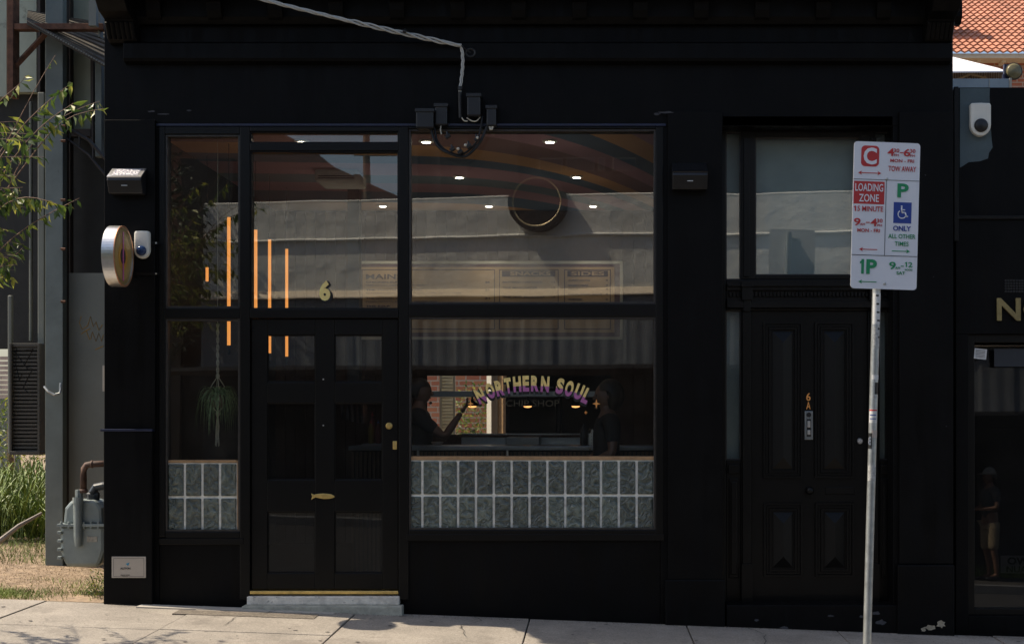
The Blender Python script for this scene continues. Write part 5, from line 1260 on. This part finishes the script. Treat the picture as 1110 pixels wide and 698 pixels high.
squiggle([[(88, 343), (86, 350), (89, 357), (95, 353), (98, 343), (101, 354), (104, 349), (107, 358), (111, 352)], [(88, 362), (92, 359), (98, 356)], [(93, 358), (97, 368)], [(98, 368), (100, 360), (104, 370), (107, 361), (110, 370), (112, 363)], [(103, 379), (112, 375)]], YA+.048, .004, mat('ochre_spray', (.42, .26, .06), .7), shd)
squiggle([[(18, 377), (17, 395), (21, 412), (24, 405)], [(26, 380), (36, 378), (26, 396), (35, 400), (25, 420), (30, 425)], [(15, 380), (30, 400)]], YA+.018, .004, BLACKM, lvo)
m_ = MB(); sh_(m_, 111, 114, 396, 424, YA-.0, YA+.03); m_.build('marker_strip', CREAM, shd)
# gas meter
YG = .55
gm = thing('gas_meter', 'blue grey gas meter with bolted flange beside the shop corner', 'gas meter', W(92, 613, YG))
GMM = mat('meter_grey', (.24, .28, .275), .45, .2, var=.15, scale=8)
def G(px, py, y=YG): return W(px, py, y)
m_ = MB()
x0, x1 = WX(69.5, YG), WX(118, YG); z0, zm_, z1 = WZ(613, YG), WZ(568, YG), WZ(547, YG)
out = [(x0+.02, WZ(604, YG)), (x0+.05, z0), (x1-.05, z0), (x1-.02, WZ(604, YG)), (x1, WZ(596, YG)), (x1, zm_), (x0, zm_), (x0, WZ(596, YG))]
m_.prism(out, YG-.1, YG+.14)
m_.build('lower_body', GMM, gm, bevel=.03)
m_ = MB(); out = [(x0+.02, zm_+.001), (x1-.02, zm_+.001), (x1-.03, z1-.02), (x1-.08, WZ(541, YG)), (x0+.09, WZ(541, YG)), (x0+.035, z1-.02)]; m_.prism(out, YG-.09, YG+.13); m_.build('upper_body', GMM, gm, bevel=.025)
m_ = MB(); m_.box(x0-.012, x1+.01, YG-.125, YG+.16, zm_-.012, zm_+.012)
for k in range(6): xx_ = x0 + .02 + k*.06; m_.cyl((xx_, YG-.115, zm_-.025), (xx_, YG-.115, zm_+.03), .011, seg=6)
for k in range(4): zz_ = WZ(576+k*9, YG); m_.cyl((x0-.008, YG-.08, zz_-.012), (x0-.008, YG-.08, zz_+.012), .013, seg=6); m_.box(x0-.012, x0+.02, YG-.12, YG-.08, zz_-.012, zz_+.012)
m_.build('flange', GMM, gm, bevel=.003)
m_ = MB(); cxm = WX(90.5, YG)
m_.tube([(cxm, YG-.12, WZ(590, YG)), (cxm, YG-.125, WZ(580, YG)), (cxm, YG-.125, WZ(538, YG))], .028, 14, r2=.036); m_.cyl((cxm, YG-.125, WZ(544, YG)), (cxm, YG-.125, WZ(538, YG)), .042, seg=14); m_.cyl((cxm, YG-.1, WZ(538, YG)), (cxm, YG-.1, WZ(530, YG)), .032, seg=8)
m_.build('inlet_boss', GMM, gm, smooth=False)
m_ = MB(); m_.tube([G(90.5, 532, YG-.1), G(90.5, 515, YG-.1), G(91, 508, YG-.1), G(94, 504, YG-.1), G(99, 503, YG-.1), G(122, 502, YG-.1)], .026, 14); m_.cyl(G(90.5, 534, YG-.1), G(90.5, 530, YG-.1), .034, seg=8); m_.cyl(G(99, 503, YG-.1), G(101, 503, YG-.1), .031, seg=12)
m_.build('rusty_pipe', mat('rusty_pipe', (.09, .05, .035), .7, var=.4, scale=20), gm, smooth=True)
m_ = MB(); m_.tube([G(101, 541, YG), G(101, 533, YG), G(104, 528, YG), G(112, 526.5, YG), G(122, 526, YG)], .034, 14); m_.cyl(G(101, 543, YG), G(101, 536, YG), .05, seg=14); m_.cyl(G(95, 537, YG), G(107, 537, YG), .03, seg=12)
m_.build('regulator', mat('regulator_dark', (.035, .045, .055), .4, var=.2), gm)
# far bright fence beyond
m_ = MB(); 
for k in range(9): m_.box(WX(-60, 14), WX(14, 14), 14, 14.03, WZ(432, 14)+k*.085, WZ(432, 14)+k*.085+.06)
m_.box(WX(-60, 14), WX(-58, 14), 14.031, 14.09, 0, 2.3); m_.box(WX(12, 14), WX(14, 14), 14.031, 14.09, 0, 2.3)
tag(m_.build('paling_fence', mat('weathered_paling', (.42, .36, .31), .8, var=.3, scale=6), None), 'pale slatted fence in sun at the far end of the alley', 'fence')
m_ = MB(); m_.box(WX(-80, 15), WX(20, 15), 15, 15.1, -.5, WZ(428, 15)); tag(m_.build('sheet_fence', GRB, None), 'low blue grey sheet fence behind the alley garden', 'fence')

# grass, weeds, plants
GRASS = mat('grass_blade', (.17, .22, .045), .7, var=.6, scale=3)
def blades(name, n, x0, x1, y0, y1, zf, h0, h1, m, lab=None, dens=None, kind='stuff', parent=None, rd=random.Random(11)):
    m_ = MB(); bmx = m_.bm
    for _ in range(n):
        x = rd.uniform(x0, x1); y = rd.uniform(y0, y1)
        if dens and rd.random() > dens(x, y): continue
        h = rd.uniform(h0, h1); a = rd.uniform(0, 2*PI); wdt = .0022 + h*.015; z = zf(x)
        dx_, dy_ = math.cos(a)*wdt, math.sin(a)*wdt; lx, ly = rd.uniform(-1, 1)*h, rd.uniform(-1, 1)*h
        v = [bmx.verts.new(p) for p in ((x-dx_, y-dy_, z), (x+dx_, y+dy_, z), (x+dx_*.6+lx*.4, y+dy_*.6+ly*.4, z+h*.6), (x-dx_*.6+lx*.4, y-dy_*.6+ly*.4, z+h*.6), (x+lx, y+ly, z+h))]
        bmx.faces.new((v[0], v[1], v[2], v[3])); bmx.faces.new((v[3], v[2], v[4]))
    o = m_.build(name, m, parent, fixn=False); tag(o, lab, 'grass' if not parent else None, None, kind); return o
def gd(x, y): 
    f = math.sin(x*3.1+1)*math.sin(y*5+x*2) * .5 + .5
    return (f*f*1.3 if y < .5 else f*f*.3)
blades('grass', 30000, -6.5, -3.78, .0, 1.3, lambda x: gz(x)-.004, .012, .05, GRASS, 'short patchy green grass along the back of the footpath', gd)
blades('dry_grass', 9000, -6.5, -3.78, .3, 2.6, lambda x: gz(x)-.004, .006, .018, mat('dry_straw', (.32, .24, .14), .9, var=.4), 'dry straw litter on the bare soil by the gas meter')
blades('grass', 9000, -7.5, -4.6, 2.3, 7, lambda x: gz(x)-.004, .03, .09, GRASS, 'longer shaded grass under the strappy plants')
# creased label and valve on the gas meter, weeds in front of the wall foot
m_ = MB(); m_.box(WX(99, YG), WX(110, YG), YG-.1035, YG-.1005, WZ(586, YG), WZ(580, YG)); m_.build('label_plate', mat('faded_label', (.35, .33, .28), .6, var=.3, scale=60), gm)
# weeds by meter
def weed(px, py, Y, n, r, size, lab, m=LEAF):
    c = W(px, py, Y); t = thing('weed', lab, 'weed', (c.x, Y, gz(c.x)+.03)); m_ = MB()
    leaf_cloud(m_, c, r, n, size); m_.build('leaves', m, t, fixn=False)
    m_ = MB()
    for k in range(5): m_.tube([(c.x+random.uniform(-.03, .03), Y, gz(c.x)), (c.x+random.uniform(-r[0], r[0])*.7, Y+random.uniform(-.05, .05), c.z+r[2]*.5)], .002, 5)
    m_.build('stem', BARK, t)
weed(106, 632, .22, 260, (.10, .08, .12), .03, 'leafy green weed below the gas meter')
# strappy clumps
STRAP = mat('strap_leaf_green', (.15, .21, .04), .5, var=.6, scale=6)
for i, (px, Y, h, lab) in enumerate(((10, 5.2, .9, 'strap leaved clump at the far left edge of the alley'), (38, 4.6, .75, 'strap leaved clump just left of the grey column'), (24, 6.2, 1.0, 'taller strap leaved clump behind the two front clumps'), (-22, 4.4, .9, 'strap leaved clump half hidden at the left edge'), (45, 7.0, 1.0, 'strap leaved clump furthest back beside the column'))):
    X = WX(px, Y); z = gz(X)+.03; m_ = MB()
    for k in range(150): strap_leaf(m_, (X+random.uniform(-.2, .2), Y+random.uniform(-.2, .2), z), random.uniform(0, 2*PI), random.uniform(.15, .6), h*random.uniform(.5, 1.05), h*random.uniform(.1, .7), random.uniform(.008, .016))
    tag(m_.build('strap_plant', STRAP, None, fixn=False), lab, 'plant', 'strap leaved plants in the alley')
m_ = MB()
leaf_cloud(m_, (WX(5, 9), 9.2, WZ(470, 9)), (1.1, .8, .5), 1500, .09); hd = thing('yellow_hedge', 'yellow green hedge behind the strap leaved plants', 'hedge', (WX(5, 9), 9.2, 0))
m_.build('foliage', LEAF, hd, fixn=False); m_ = MB(); m_.tube([(WX(5, 9), 9.2, 0), (WX(5, 9), 9.2, 1.4)], .05); m_.build('trunk', BARK, hd)
# fallen timber
m_ = MB(); m_.tube([W(-5, 590, 3.0), W(20, 570, 3.1), W(45, 556, 3.3)], .03, 8, r2=.015); tag(m_.build('fallen_branch', mat('grey_branch', (.25, .22, .19), .8), None), 'bare grey branch lying below the strap leaved plants', 'branch')

# ================================================================== STREET TREE (left)
tr = thing('street_tree', 'small leafy street tree with arching twigs reaching in at the left edge', 'tree', (-5.0, -2.0, gz(-5)))
m_ = MB(); bx_, by_ = -5.0, -2.0; z0 = gz(bx_)-.1
m_.tube([(bx_, by_, z0), (bx_+.03, by_, 1.0), (bx_-.02, by_+.03, 1.8), (bx_+.05, by_, 2.5), (bx_+.1, by_, 3.6)], .07, 10, r2=.02); m_.build('trunk', BARK, tr, smooth=True)
rt = random.Random(5)
tw, lf = MB(), MB()
def twig(p0, p1, sag, r, nl, lsize, spread=.03, start=.15):
    p0, p1 = Vector(p0), Vector(p1); pts = []
    jx, jy = rt.uniform(-.03, .03), rt.uniform(-.03, .03)
    for i in range(9):
        t = i/8; p = p0.lerp(p1, t); p.z += sag*math.sin(t*PI); p.x += jx*math.sin(t*2*PI); p.y += jy*math.sin(t*2*PI); pts.append(p)
    tw.tube(pts, r, 5, r2=r*.3)
    for k in range(nl):
        t = start + (1-start)*(k+rt.random()*.6)/nl; t = min(t, .999); i = int(t*8); p = pts[i].lerp(pts[i+1], t*8-i)
        d = (p1-p0).normalized()*.35 + Vector((rt.uniform(-.6, .6), rt.uniform(-.6, .6), rt.uniform(-1.3, -.15)))
        leaf(lf, p, d, lsize*rt.uniform(.7, 1.2), rt, .36)
    return pts
Yt = -2.0
T = lambda px, py, y=Yt: W(px, py, y)
# reaching twigs
twig(T(-30, 200), T(60, 60), -.06, .005, 3, .04, start=.9)
twig(T(-20, 215), T(78, 90, -1.9), .12, .005, 34, .09)
twig(T(0, 215), T(112, 118, -2.1), .14, .005, 22, .085, start=.35)
twig(T(5, 215), T(108, 110, -2.05), .16, .004, 7, .075, start=.8)
twig(T(-25, 240), T(80, 112, -2.2), .12, .005, 34, .09, start=.3)
twig(T(-20, 150), T(28, 82, -2.0), .06, .004, 9, .075, start=.4)
twig(T(-25, 300), T(86, 215, -2.0), .07, .005, 20, .08, start=.3)
twig(T(-25, 240), T(64, 222, -2.2), .09, .005, 30, .085, start=.2)
twig(T(-30, 330), T(25, 268, -1.9), .04, .005, 16, .08)
for k in range(70):
    px, py = rt.uniform(-60, 50), rt.uniform(120, 305)
    lim = 66 - abs(py-195)*.42
    if px > lim: px = lim - rt.random()*30
    y = rt.uniform(-2.6, -1.6); p1 = T(px, py, y)
    p0 = Vector((bx_+rt.uniform(-.1, .2), by_+rt.uniform(-.2, .2), p1.z - rt.uniform(.1, .5)))
    p0 = p1.lerp(p0, .75)
    twig(p0, p1, rt.uniform(.05, .16), .0035, 24, rt.uniform(.065, .1), start=.3)
for k in range(110):
    a = rt.uniform(PI*.4, PI*1.6); ex = rt.uniform(.4, 1.3)
    p0 = Vector((bx_, by_, rt.uniform(1.8, 3.4))); p1 = Vector((bx_+ex*math.cos(a), by_+ex*math.sin(a), rt.uniform(1.9, 3.9)))
    twig(p0, p1, .14, .006, 26, .09)
# a lower spray reaching toward the window, seen in its reflection
twig((-4.5, -1.6, 1.9), (-3.35, -1.5, 2.35), .08, .006, 14, .085, start=.55) if False else None
tw.build('branch', mat('twig_bark', (.2, .12, .08), .8, var=.3), tr, fixn=False); lf.build('crown', LEAF, tr, fixn=False)
# kerbside canopy further left that throws the leaf shadow on the pavement
# ================================================================== ACROSS THE STREET (seen in the glass)
YO = -15.0
op = thing('opposite_building', 'white rendered building with a ledge and corrugated cladding reflected in the windows', 'building', (0, YO, gz(0)))
rx = lambda px, y=YO: RX(px, y); rz = lambda py, y=YO: RZ(py, y)
OW = mat('white_render', (.73, .725, .68), .85, var=.12, scale=1.1, bump=.05, bscale=2.2)
stains(OW, 1.3, .62, (.5, .46, .38), .45)
ox0, ox1 = rx(196), rx(1180)
m_ = MB(); m_.box(ox0, ox1, YO-.3, YO, rz(320), rz(213)); m_.build('wall', OW, op)
m_ = MB(); m_.box(ox0-.001, ox1, YO-.3, YO-.002, rz(213)+.001, rz(211)+.02); m_.build('parapet_cap', OW, op, bevel=.03)
m_ = MB(); m_.prism_x([(YO+.0005, rz(257)), (YO+.05, rz(256)), (YO+.06, rz(254.5)), (YO+.0005, rz(252.5))], ox0, ox1); m_.build('ledge', OW, op)
m_ = MB(); m_.prism_x([(YO+.0005, rz(321)), (YO+.14, rz(320.9)), (YO+.13, rz(319)), (YO+.05, rz(312)), (YO+.0005, rz(311.5))], ox0, ox1); m_.build('fascia', mat('cream_fascia', (.8, .68, .52), .7, var=.06, scale=2), op, bevel=.02)
CORR = mat('corrugated_grey', (.15, .165, .18), .6, .1, var=.2, scale=3)
bm = bmesh.new(); z0_, z1_ = rz(402), rz(321.2); pv = None; k = 0; x = ox0
while x < ox1:
    y = YO + .04 + .006*math.sin(x/.26*2*PI) + (.02 if int(x/.64) % 2 else 0); a = bm.verts.new((x, y, z0_)); b_ = bm.verts.new((x, y, z1_))
    if pv: bm.faces.new((pv[0], a, b_, pv[1]))
    pv = (a, b_); x += .03
m_ = MB(); m_.bm.free(); m_.bm = bm; m_.build('corrugated_cladding', CORR, op, smooth=True)
m_ = MB(); m_.box(ox0, ox1, YO-.3, YO-.02, -1.2, rz(320.2)); m_.build('lower_wall', mat('dark_lower', (.025, .025, .027), .7), op)
m_ = MB(); m_.box(ox0, ox1, YO-6.5, YO-.31, rz(218)-.2, rz(218)); m_.build('roof', MATS['roof_sheet'], op)
m_ = MB(); m_.box(ox0, ox1, YO-.02, YO+3.3, rz(402)-.07, rz(402)-.004); m_.build('canopy', mat('added_shade_slab', (.02, .02, .022), .7), op)  # canopy added to keep the far footpath in shade
# round drum sign on the wall
dr = thing('drum_sign', 'dark round drum sign on the opposite wall seen reflected in the main window', 'sign', (rx(583), YO, rz(220)))
cdx, cdz, rdm = rx(583), rz(220), 31.5*26.1/FPX
m_ = MB(); m_.lathe([(rdm, .0), (rdm, .26), (rdm-.07, .26), (rdm-.07, .21), (.01, .208)], (cdx, YO+.02, cdz), axis='Y', seg=64); m_.build('drum', mat('drum_black', (.012, .01, .01), .4), dr)
m_ = MB(); n = 64; m_.tube([(cdx+(rdm-.085)*math.cos(2*PI*k/n), YO+.25, cdz+(rdm-.085)*math.sin(2*PI*k/n)) for k in range(n+1)], .018, 6); m_.build('gold_ring', mat('ring_gold', (.75, .6, .35), .4, .2), dr)
op.rotation_euler = (0, 0, R(9)); dr.location = Vector((dr.location.x*math.cos(R(9)), YO + dr.location.x*math.sin(R(9)), dr.location.z)); dr.rotation_euler = (0, 0, R(9))
# dark building behind, with strip windows
YK = -21.5
dk = thing('dark_building', 'tall dark building with a strip of windows behind the opposite wall', 'building', (rx(600, YK), YK, 0))
m_ = MB(); m_.box(rx(436, YK), rx(1250, YK), YK-5, YK, -1, rz(90, YK)); m_.build('wall', mat('dark_brick', (.022, .02, .021), .8, var=.2), dk)
for a, b_ in ((585, 609), (612, 645), (648, 656), (664, 691)):
    m_ = MB(); m_.box(rx(a, YK), rx(b_, YK), YK+.001, YK+.04, rz(187, YK), rz(172, YK)); f_ = m_.build('window', mat('window_surround', (.14, .12, .10), .6), dk)
    m_ = MB(); m_.box(rx(a+1.2, YK), rx(b_-1.2, YK), YK+.041, YK+.05, rz(186, YK), rz(173, YK)); m_.build('pane', mat('dark_pane', (.01, .01, .012), .2), f_)
m_ = MB()
for px in (450, 475, 505, 560, 720): m_.box(rx(px, YK)-.04, rx(px, YK)+.04, YK+.001, YK+.05, 0, rz(95, YK))
m_.build('rib', mat('dark_rib', (.04, .035, .035), .7), dk)
# tiled roof house to the left, gable falling to the right
YT = -20.0
th = thing('tiled_house', 'house with a steep brown tiled gable falling to the right, reflected above the shop door', 'house', (rx(250, YT), YT, 0))
m_ = MB(); m_.prism([(rx(60, YT), rz(120, YT)), (rx(262, YT), rz(128, YT)), (rx(300, YT), rz(140, YT)), (rx(345, YT), rz(166, YT)), (rx(365, YT), rz(182, YT)), (rx(392, YT), rz(195, YT)), (rx(432, YT), rz(212, YT)), (rx(432, YT), -1), (rx(60, YT), -1)], YT-4, YT)
m_.build('gable', mat('brown_tiles', (.11, .05, .035), .8, var=.25, scale=4), th)
m_ = MB(); m_.box(rx(380, YT), rx(387, YT), YT-1, YT-.4, rz(200, YT), rz(186, YT)); m_.build('chimney', MATS['brown_tiles'], th)
m_ = MB(); m_.box(rx(197, YT+.8), rx(252, YT+.8), YT+.1, YT+.8, 0, rz(172, YT+.8)); tag(m_.build('lift_tower', mat('black_block', (.008, .008, .009), .7), None), 'black block rising above the white wall in the upper left window reflection', 'tower')
up = thing('power_pole', 'dark timber power pole against the sky in the door transom reflection', 'pole', (rx(396, -18), -18, 0))
m_ = MB(); m_.cyl((rx(396, -18), -18, -1), (rx(398, -18), -18, rz(120, -18)), .1, .07); m_.build('pole', BARK, up)
m_ = MB(); m_.box(rx(385, -18), rx(436, -18), -17.9, -17.8, rz(171, -18), rz(167, -18)); m_.build('crossarm', BARK, up)
m_ = MB()
for k in range(5): m_.cyl((rx(388+k*11, -18), -17.85, rz(167, -18)), (rx(388+k*11, -18), -17.85, rz(163, -18)), .04)
m_.build('insulator', WHITE, up)
# dark tree left of the wall
dt = thing('shade_tree', 'dark leafy tree left of the opposite white wall', 'tree', (rx(150, -16), -16, 0))
m_ = MB(); leaf_cloud(m_, (rx(120, -16), -16, 4.6), (1.9, 1.5, 2.8), 5000, .22); m_.build('crown', mat('dark_leaf', (.03, .045, .02), .6, var=.4), dt, fixn=False)
m_ = MB(); m_.tube([(rx(130, -16), -16, -.2), (rx(125, -16), -16, 4.5)], .16, r2=.08); m_.build('trunk', BARK, dt)
m_ = MB(); m_.box(rx(-200, -19), rx(196, -19), -19.5, -19, -1, 4.0); tag(m_.build('dark_wall', MATS['dark_brick'], None), 'dark brick wall behind the shade tree', 'wall')
# verge grass opposite, on the right
blades('verge_grass', 5000, 4, 14, -14.4, -12.6, lambda x: gz(x)-.03, .08, .25, GRASS, 'rough green verge grass behind the man in the cap', rd=random.Random(3))

# ================================================================== PEOPLE
def skin(verts, edges, root=0, sub=2):
    me = bpy.data.meshes.new('s'); me.from_pydata([v[0] for v in verts], edges, [])
    ob = bpy.data.objects.new('s', me); COL.objects.link(ob)
    sk = ob.modifiers.new('skin', 'SKIN'); sk.use_smooth_shade = True
    lay = me.skin_vertices[0].data if me.skin_vertices else None
    if lay is None:
        bpy.context.view_layer.objects.active = ob; lay = me.skin_vertices[0].data
    for i, v in enumerate(verts):
        r = v[1]; lay[i].radius = r if isinstance(r, tuple) else (r, r); lay[i].use_root = (i == root)
    ss = ob.modifiers.new('sub', 'SUBSURF'); ss.levels = sub; ss.render_levels = sub
    dg = bpy.context.evaluated_depsgraph_get(); out = bpy.data.meshes.new_from_object(ob.evaluated_get(dg))
    bpy.data.objects.remove(ob); bpy.data.meshes.remove(me); return out
SKIN = mat('skin_tone', (.16, .085, .055), .5, var=.08); HAIR = mat('dark_hair', (.02, .014, .01), .5)
def person(label, loc, rz_, arms, shirt, pants, shorts=False, hat=None, hair=HAIR, height=1.74, logo=False, longhair=False, group=None, skinm=None):
    """faces local -Y"""
    root = thing('person', label, 'person', loc, group); s = height/1.74
    V, E = [], []
    def add(p, r, par=None):
        V.append((p, r)); 
        if par is not None: E.append((par, len(V)-1))
        return len(V)-1
    pel = add((0, 0, .96), (.13, .105)); be = add((0, -.01, 1.12), (.12, .1), pel); ch = add((0, -.005, 1.3), (.145, .115), be); nk0 = add((0, .01, 1.44), (.09, .07), ch); nk = add((0, .0, 1.52), (.052, .055), nk0)
    hd1 = add((0, -.012, 1.58), (.06, .075), nk)
    hands = []
    for sd in (-1, 1):
        el_, wr = arms[0 if sd < 0 else 1]
        sh0 = add((sd*.17, .01, 1.41), .062, nk0); e_ = add(el_, .042, sh0); m1 = add(tuple((Vector(el_)*.6+Vector(wr)*.4)), .038, e_); w_ = add(wr, .025, m1); hands.append((Vector(el_), Vector(wr)))
        hp_ = add((sd*.095, 0, .9), .088, pel); kn = add((sd*.11, -.02, .5), .056, hp_); cf = add((sd*.11, .02, .33), .052, kn); an = add((sd*.11, .03, .09), .036, cf)
        to = add((sd*.13, -.12, .045), (.035, .03), an)
    me = skin(V, E); B = MB(); B.add_mesh(me)
    # head
    hb = bmesh.ops.create_uvsphere(B.bm, u_segments=24, v_segments=18, radius=1)['verts']
    for v in hb:
        x, y, z = v.co; k = 1 - .22*max(0, -z)**1.5
        v.co = Vector((x*.077*k, y*.098*(1-.1*max(0, -z)) - .012, z*.118 + 1.63))
    B.sphere((0, -.112, 1.615), .016, (.8, 1.1, 1.3), 8, 6); B.sphere((-.078, 0, 1.625), .02, (.4, .8, 1.3), 8, 6); B.sphere((.078, 0, 1.625), .02, (.4, .8, 1.3), 8, 6)
    B.sphere((0, -.1, 1.575), .014, (1.6, .5, .45), 8, 6); B.sphere((0, -.098, 1.53), .02, (1.2, .8, .7), 8, 6)
    for el_, wr in hands:
        d = (wr-el_).normalized(); up_ = Vector((0, 0, 1)) if abs(d.z) < .8 else Vector((0, -1, 0)); sd_ = d.cross(up_).normalized(); nn = sd_.cross(d)
        HV = [(tuple(wr), .024), (tuple(wr+d*.045), (.036, .018)), (tuple(wr+d*.085), (.034, .015))]; HE = [(0, 1), (1, 2)]
        B.add_mesh(skin(HV, HE, 0, 1))
        for f in range(4):
            o_ = (f-1.5)*.019; L_ = (.062, .075, .07, .055)[f]; b0 = wr+d*.075+sd_*o_; b1 = b0+d*L_*.55-nn*.008; b2 = b1+d*L_*.4-nn*.022
            B.add_mesh(skin([(tuple(b0), .010), (tuple(b1), .009), (tuple(b2), .0075)], [(0, 1), (1, 2)], 0, 1))
        b0 = wr+d*.03+sd_*.03; b1 = b0+d*.03+sd_*.025; b2 = b1+d*.03+sd_*.004
        B.add_mesh(skin([(tuple(b0), .012), (tuple(b1), .011), (tuple(b2), .009)], [(0, 1), (1, 2)], 0, 1))
    M = Matrix.Rotation(rz_, 4, 'Z') @ Matrix.Scale(s, 4)
    def fin(B_, nm, m, smooth=True):
        B_.bm.transform(M); o = B_.build(nm, m, None, smooth=smooth); o.parent = root; return o
    fin(B, 'body', skinm or SKIN)
    EY = MB()
    for sd in (-1, 1): EY.sphere((sd*.03, -.1, 1.638), .011, (1.2, .6, .8), 8, 6)
    fin(EY, 'eyes', BLACKM)
    V, E = [], []
    pel = add((0, 0, .93), (.148, .12)); be = add((0, -.01, 1.12), (.142, .12), pel); ch = add((0, -.005, 1.3), (.162, .13), be); nk0 = add((0, .01, 1.43), (.1, .082), ch)
    for sd in (-1, 1):
        el_ = Vector(arms[0 if sd < 0 else 1][0]); sh0 = Vector((sd*.175, .01, 1.405)); a_ = add(tuple(sh0), .075, nk0); add(tuple(sh0.lerp(el_, .75)), .062, a_)
    S_ = MB(); S_.add_mesh(skin(V, E)); fin(S_, 'shirt', shirt)
    V, E = [], []
    pel = add((0, 0, .97), (.14, .115)); 
    for sd in (-1, 1):
        a_ = add((sd*.1, 0, .86), .108, pel); kn = add((sd*.115, -.02, .56 if shorts else .5), .086 if shorts else .072, a_)
        if not shorts: add((sd*.115, .025, .1), .058, kn)
        else: add((sd*.115, -.02, .48), .084, kn)
    S_ = MB(); S_.add_mesh(skin(V, E)); fin(S_, 'shorts' if shorts else 'trousers', pants)
    H_ = MB(); 
    vs = bmesh.ops.create_uvsphere(H_.bm, u_segments=20, v_segments=14, radius=1)['verts']
    for v in vs: x, y, z = v.co; v.co = Vector((x*.094, y*.118+.012, max(z, -.5 if y > -.1 else .3)*.125+1.64)) if not longhair else Vector((x*.105, y*.125+.03, max(z, -1.1 if y > -.25 else .25)*.145+1.64))
    fin(H_, 'hair', hair)
    if hat:
        H_ = MB(); vs = bmesh.ops.create_uvsphere(H_.bm, u_segments=20, v_segments=14, radius=1)['verts']
        for v in vs: x, y, z = v.co; v.co = Vector((x*.093, y*.115, max(z, .05)*.125+1.665))
        H_.prism([(0, 0)]*0, 0, 0) if False else None
        H_.sphere((0, -.13, 1.68), .07, (1.1, 1.2, .12)); fin(H_, 'cap', hat)
    for sd in (-1, 1):
        S_ = MB(); S_.sphere((sd*.128, -.06, .042), .05, (.95, 2.6, .85)); fin(S_, 'shoe', DKPL)
    if logo:
        L_ = MB(); n = 20
        for k in range(n):
            a = 2*PI*k/n; L_.sphere((.09*math.cos(a)+logo[0], logo[1], 1.26+.09*math.sin(a)), .007, (1, .4, 1), 6, 4)
        fin(L_, 'shirt_print', mat('faded_print', (.25, .18, .1), .7))
    return root
BTEE = mat('black_cotton', (.012, .012, .013), .85, var=.2); DTR = mat('dark_denim', (.02, .022, .03), .8)
KHA = mat('khaki_cotton', (.24, .19, .12), .8)
floorz = .1
person('dark shirted person at the left of the counter reaching one hand up', (WX(455, 1.95), 1.95, floorz), R(90),
       (((-.21, -.25, 1.22), (-.2, -.40, 1.44)), ((.25, -.02, 1.15), (.2, -.2, 1.08))), BTEE, DTR, height=1.72, logo=(0, .155))
person('long haired person in a black shirt standing right of the sauce bottles', (WX(658, .72), .72, floorz), R(-80),
       (((-.24, .02, 1.15), (-.2, -.18, 1.06)), ((.25, .0, 1.15), (.2, -.18, 1.06))), BTEE, DTR, height=1.66, logo=(0, -.15), longhair=True)
Yman = -11.2; dman = .1 + .36 - Yman - CAMY
Xm = (1074 - CX) * (2*.18 - Yman - CAMY) / FPX
person('man in a grey cap, dark shirt and khaki shorts standing across the street', (Xm, Yman, gz(Xm)-.03), R(180)+R(75),
       (((-.24, -.02, 1.14), (-.08, -.26, 1.12)), ((.24, -.02, 1.14), (.08, -.27, 1.14))), mat('navy_tee', (.03, .035, .04), .8), KHA, shorts=True, hat=mat('grey_cap', (.25, .24, .22), .8), height=1.75)
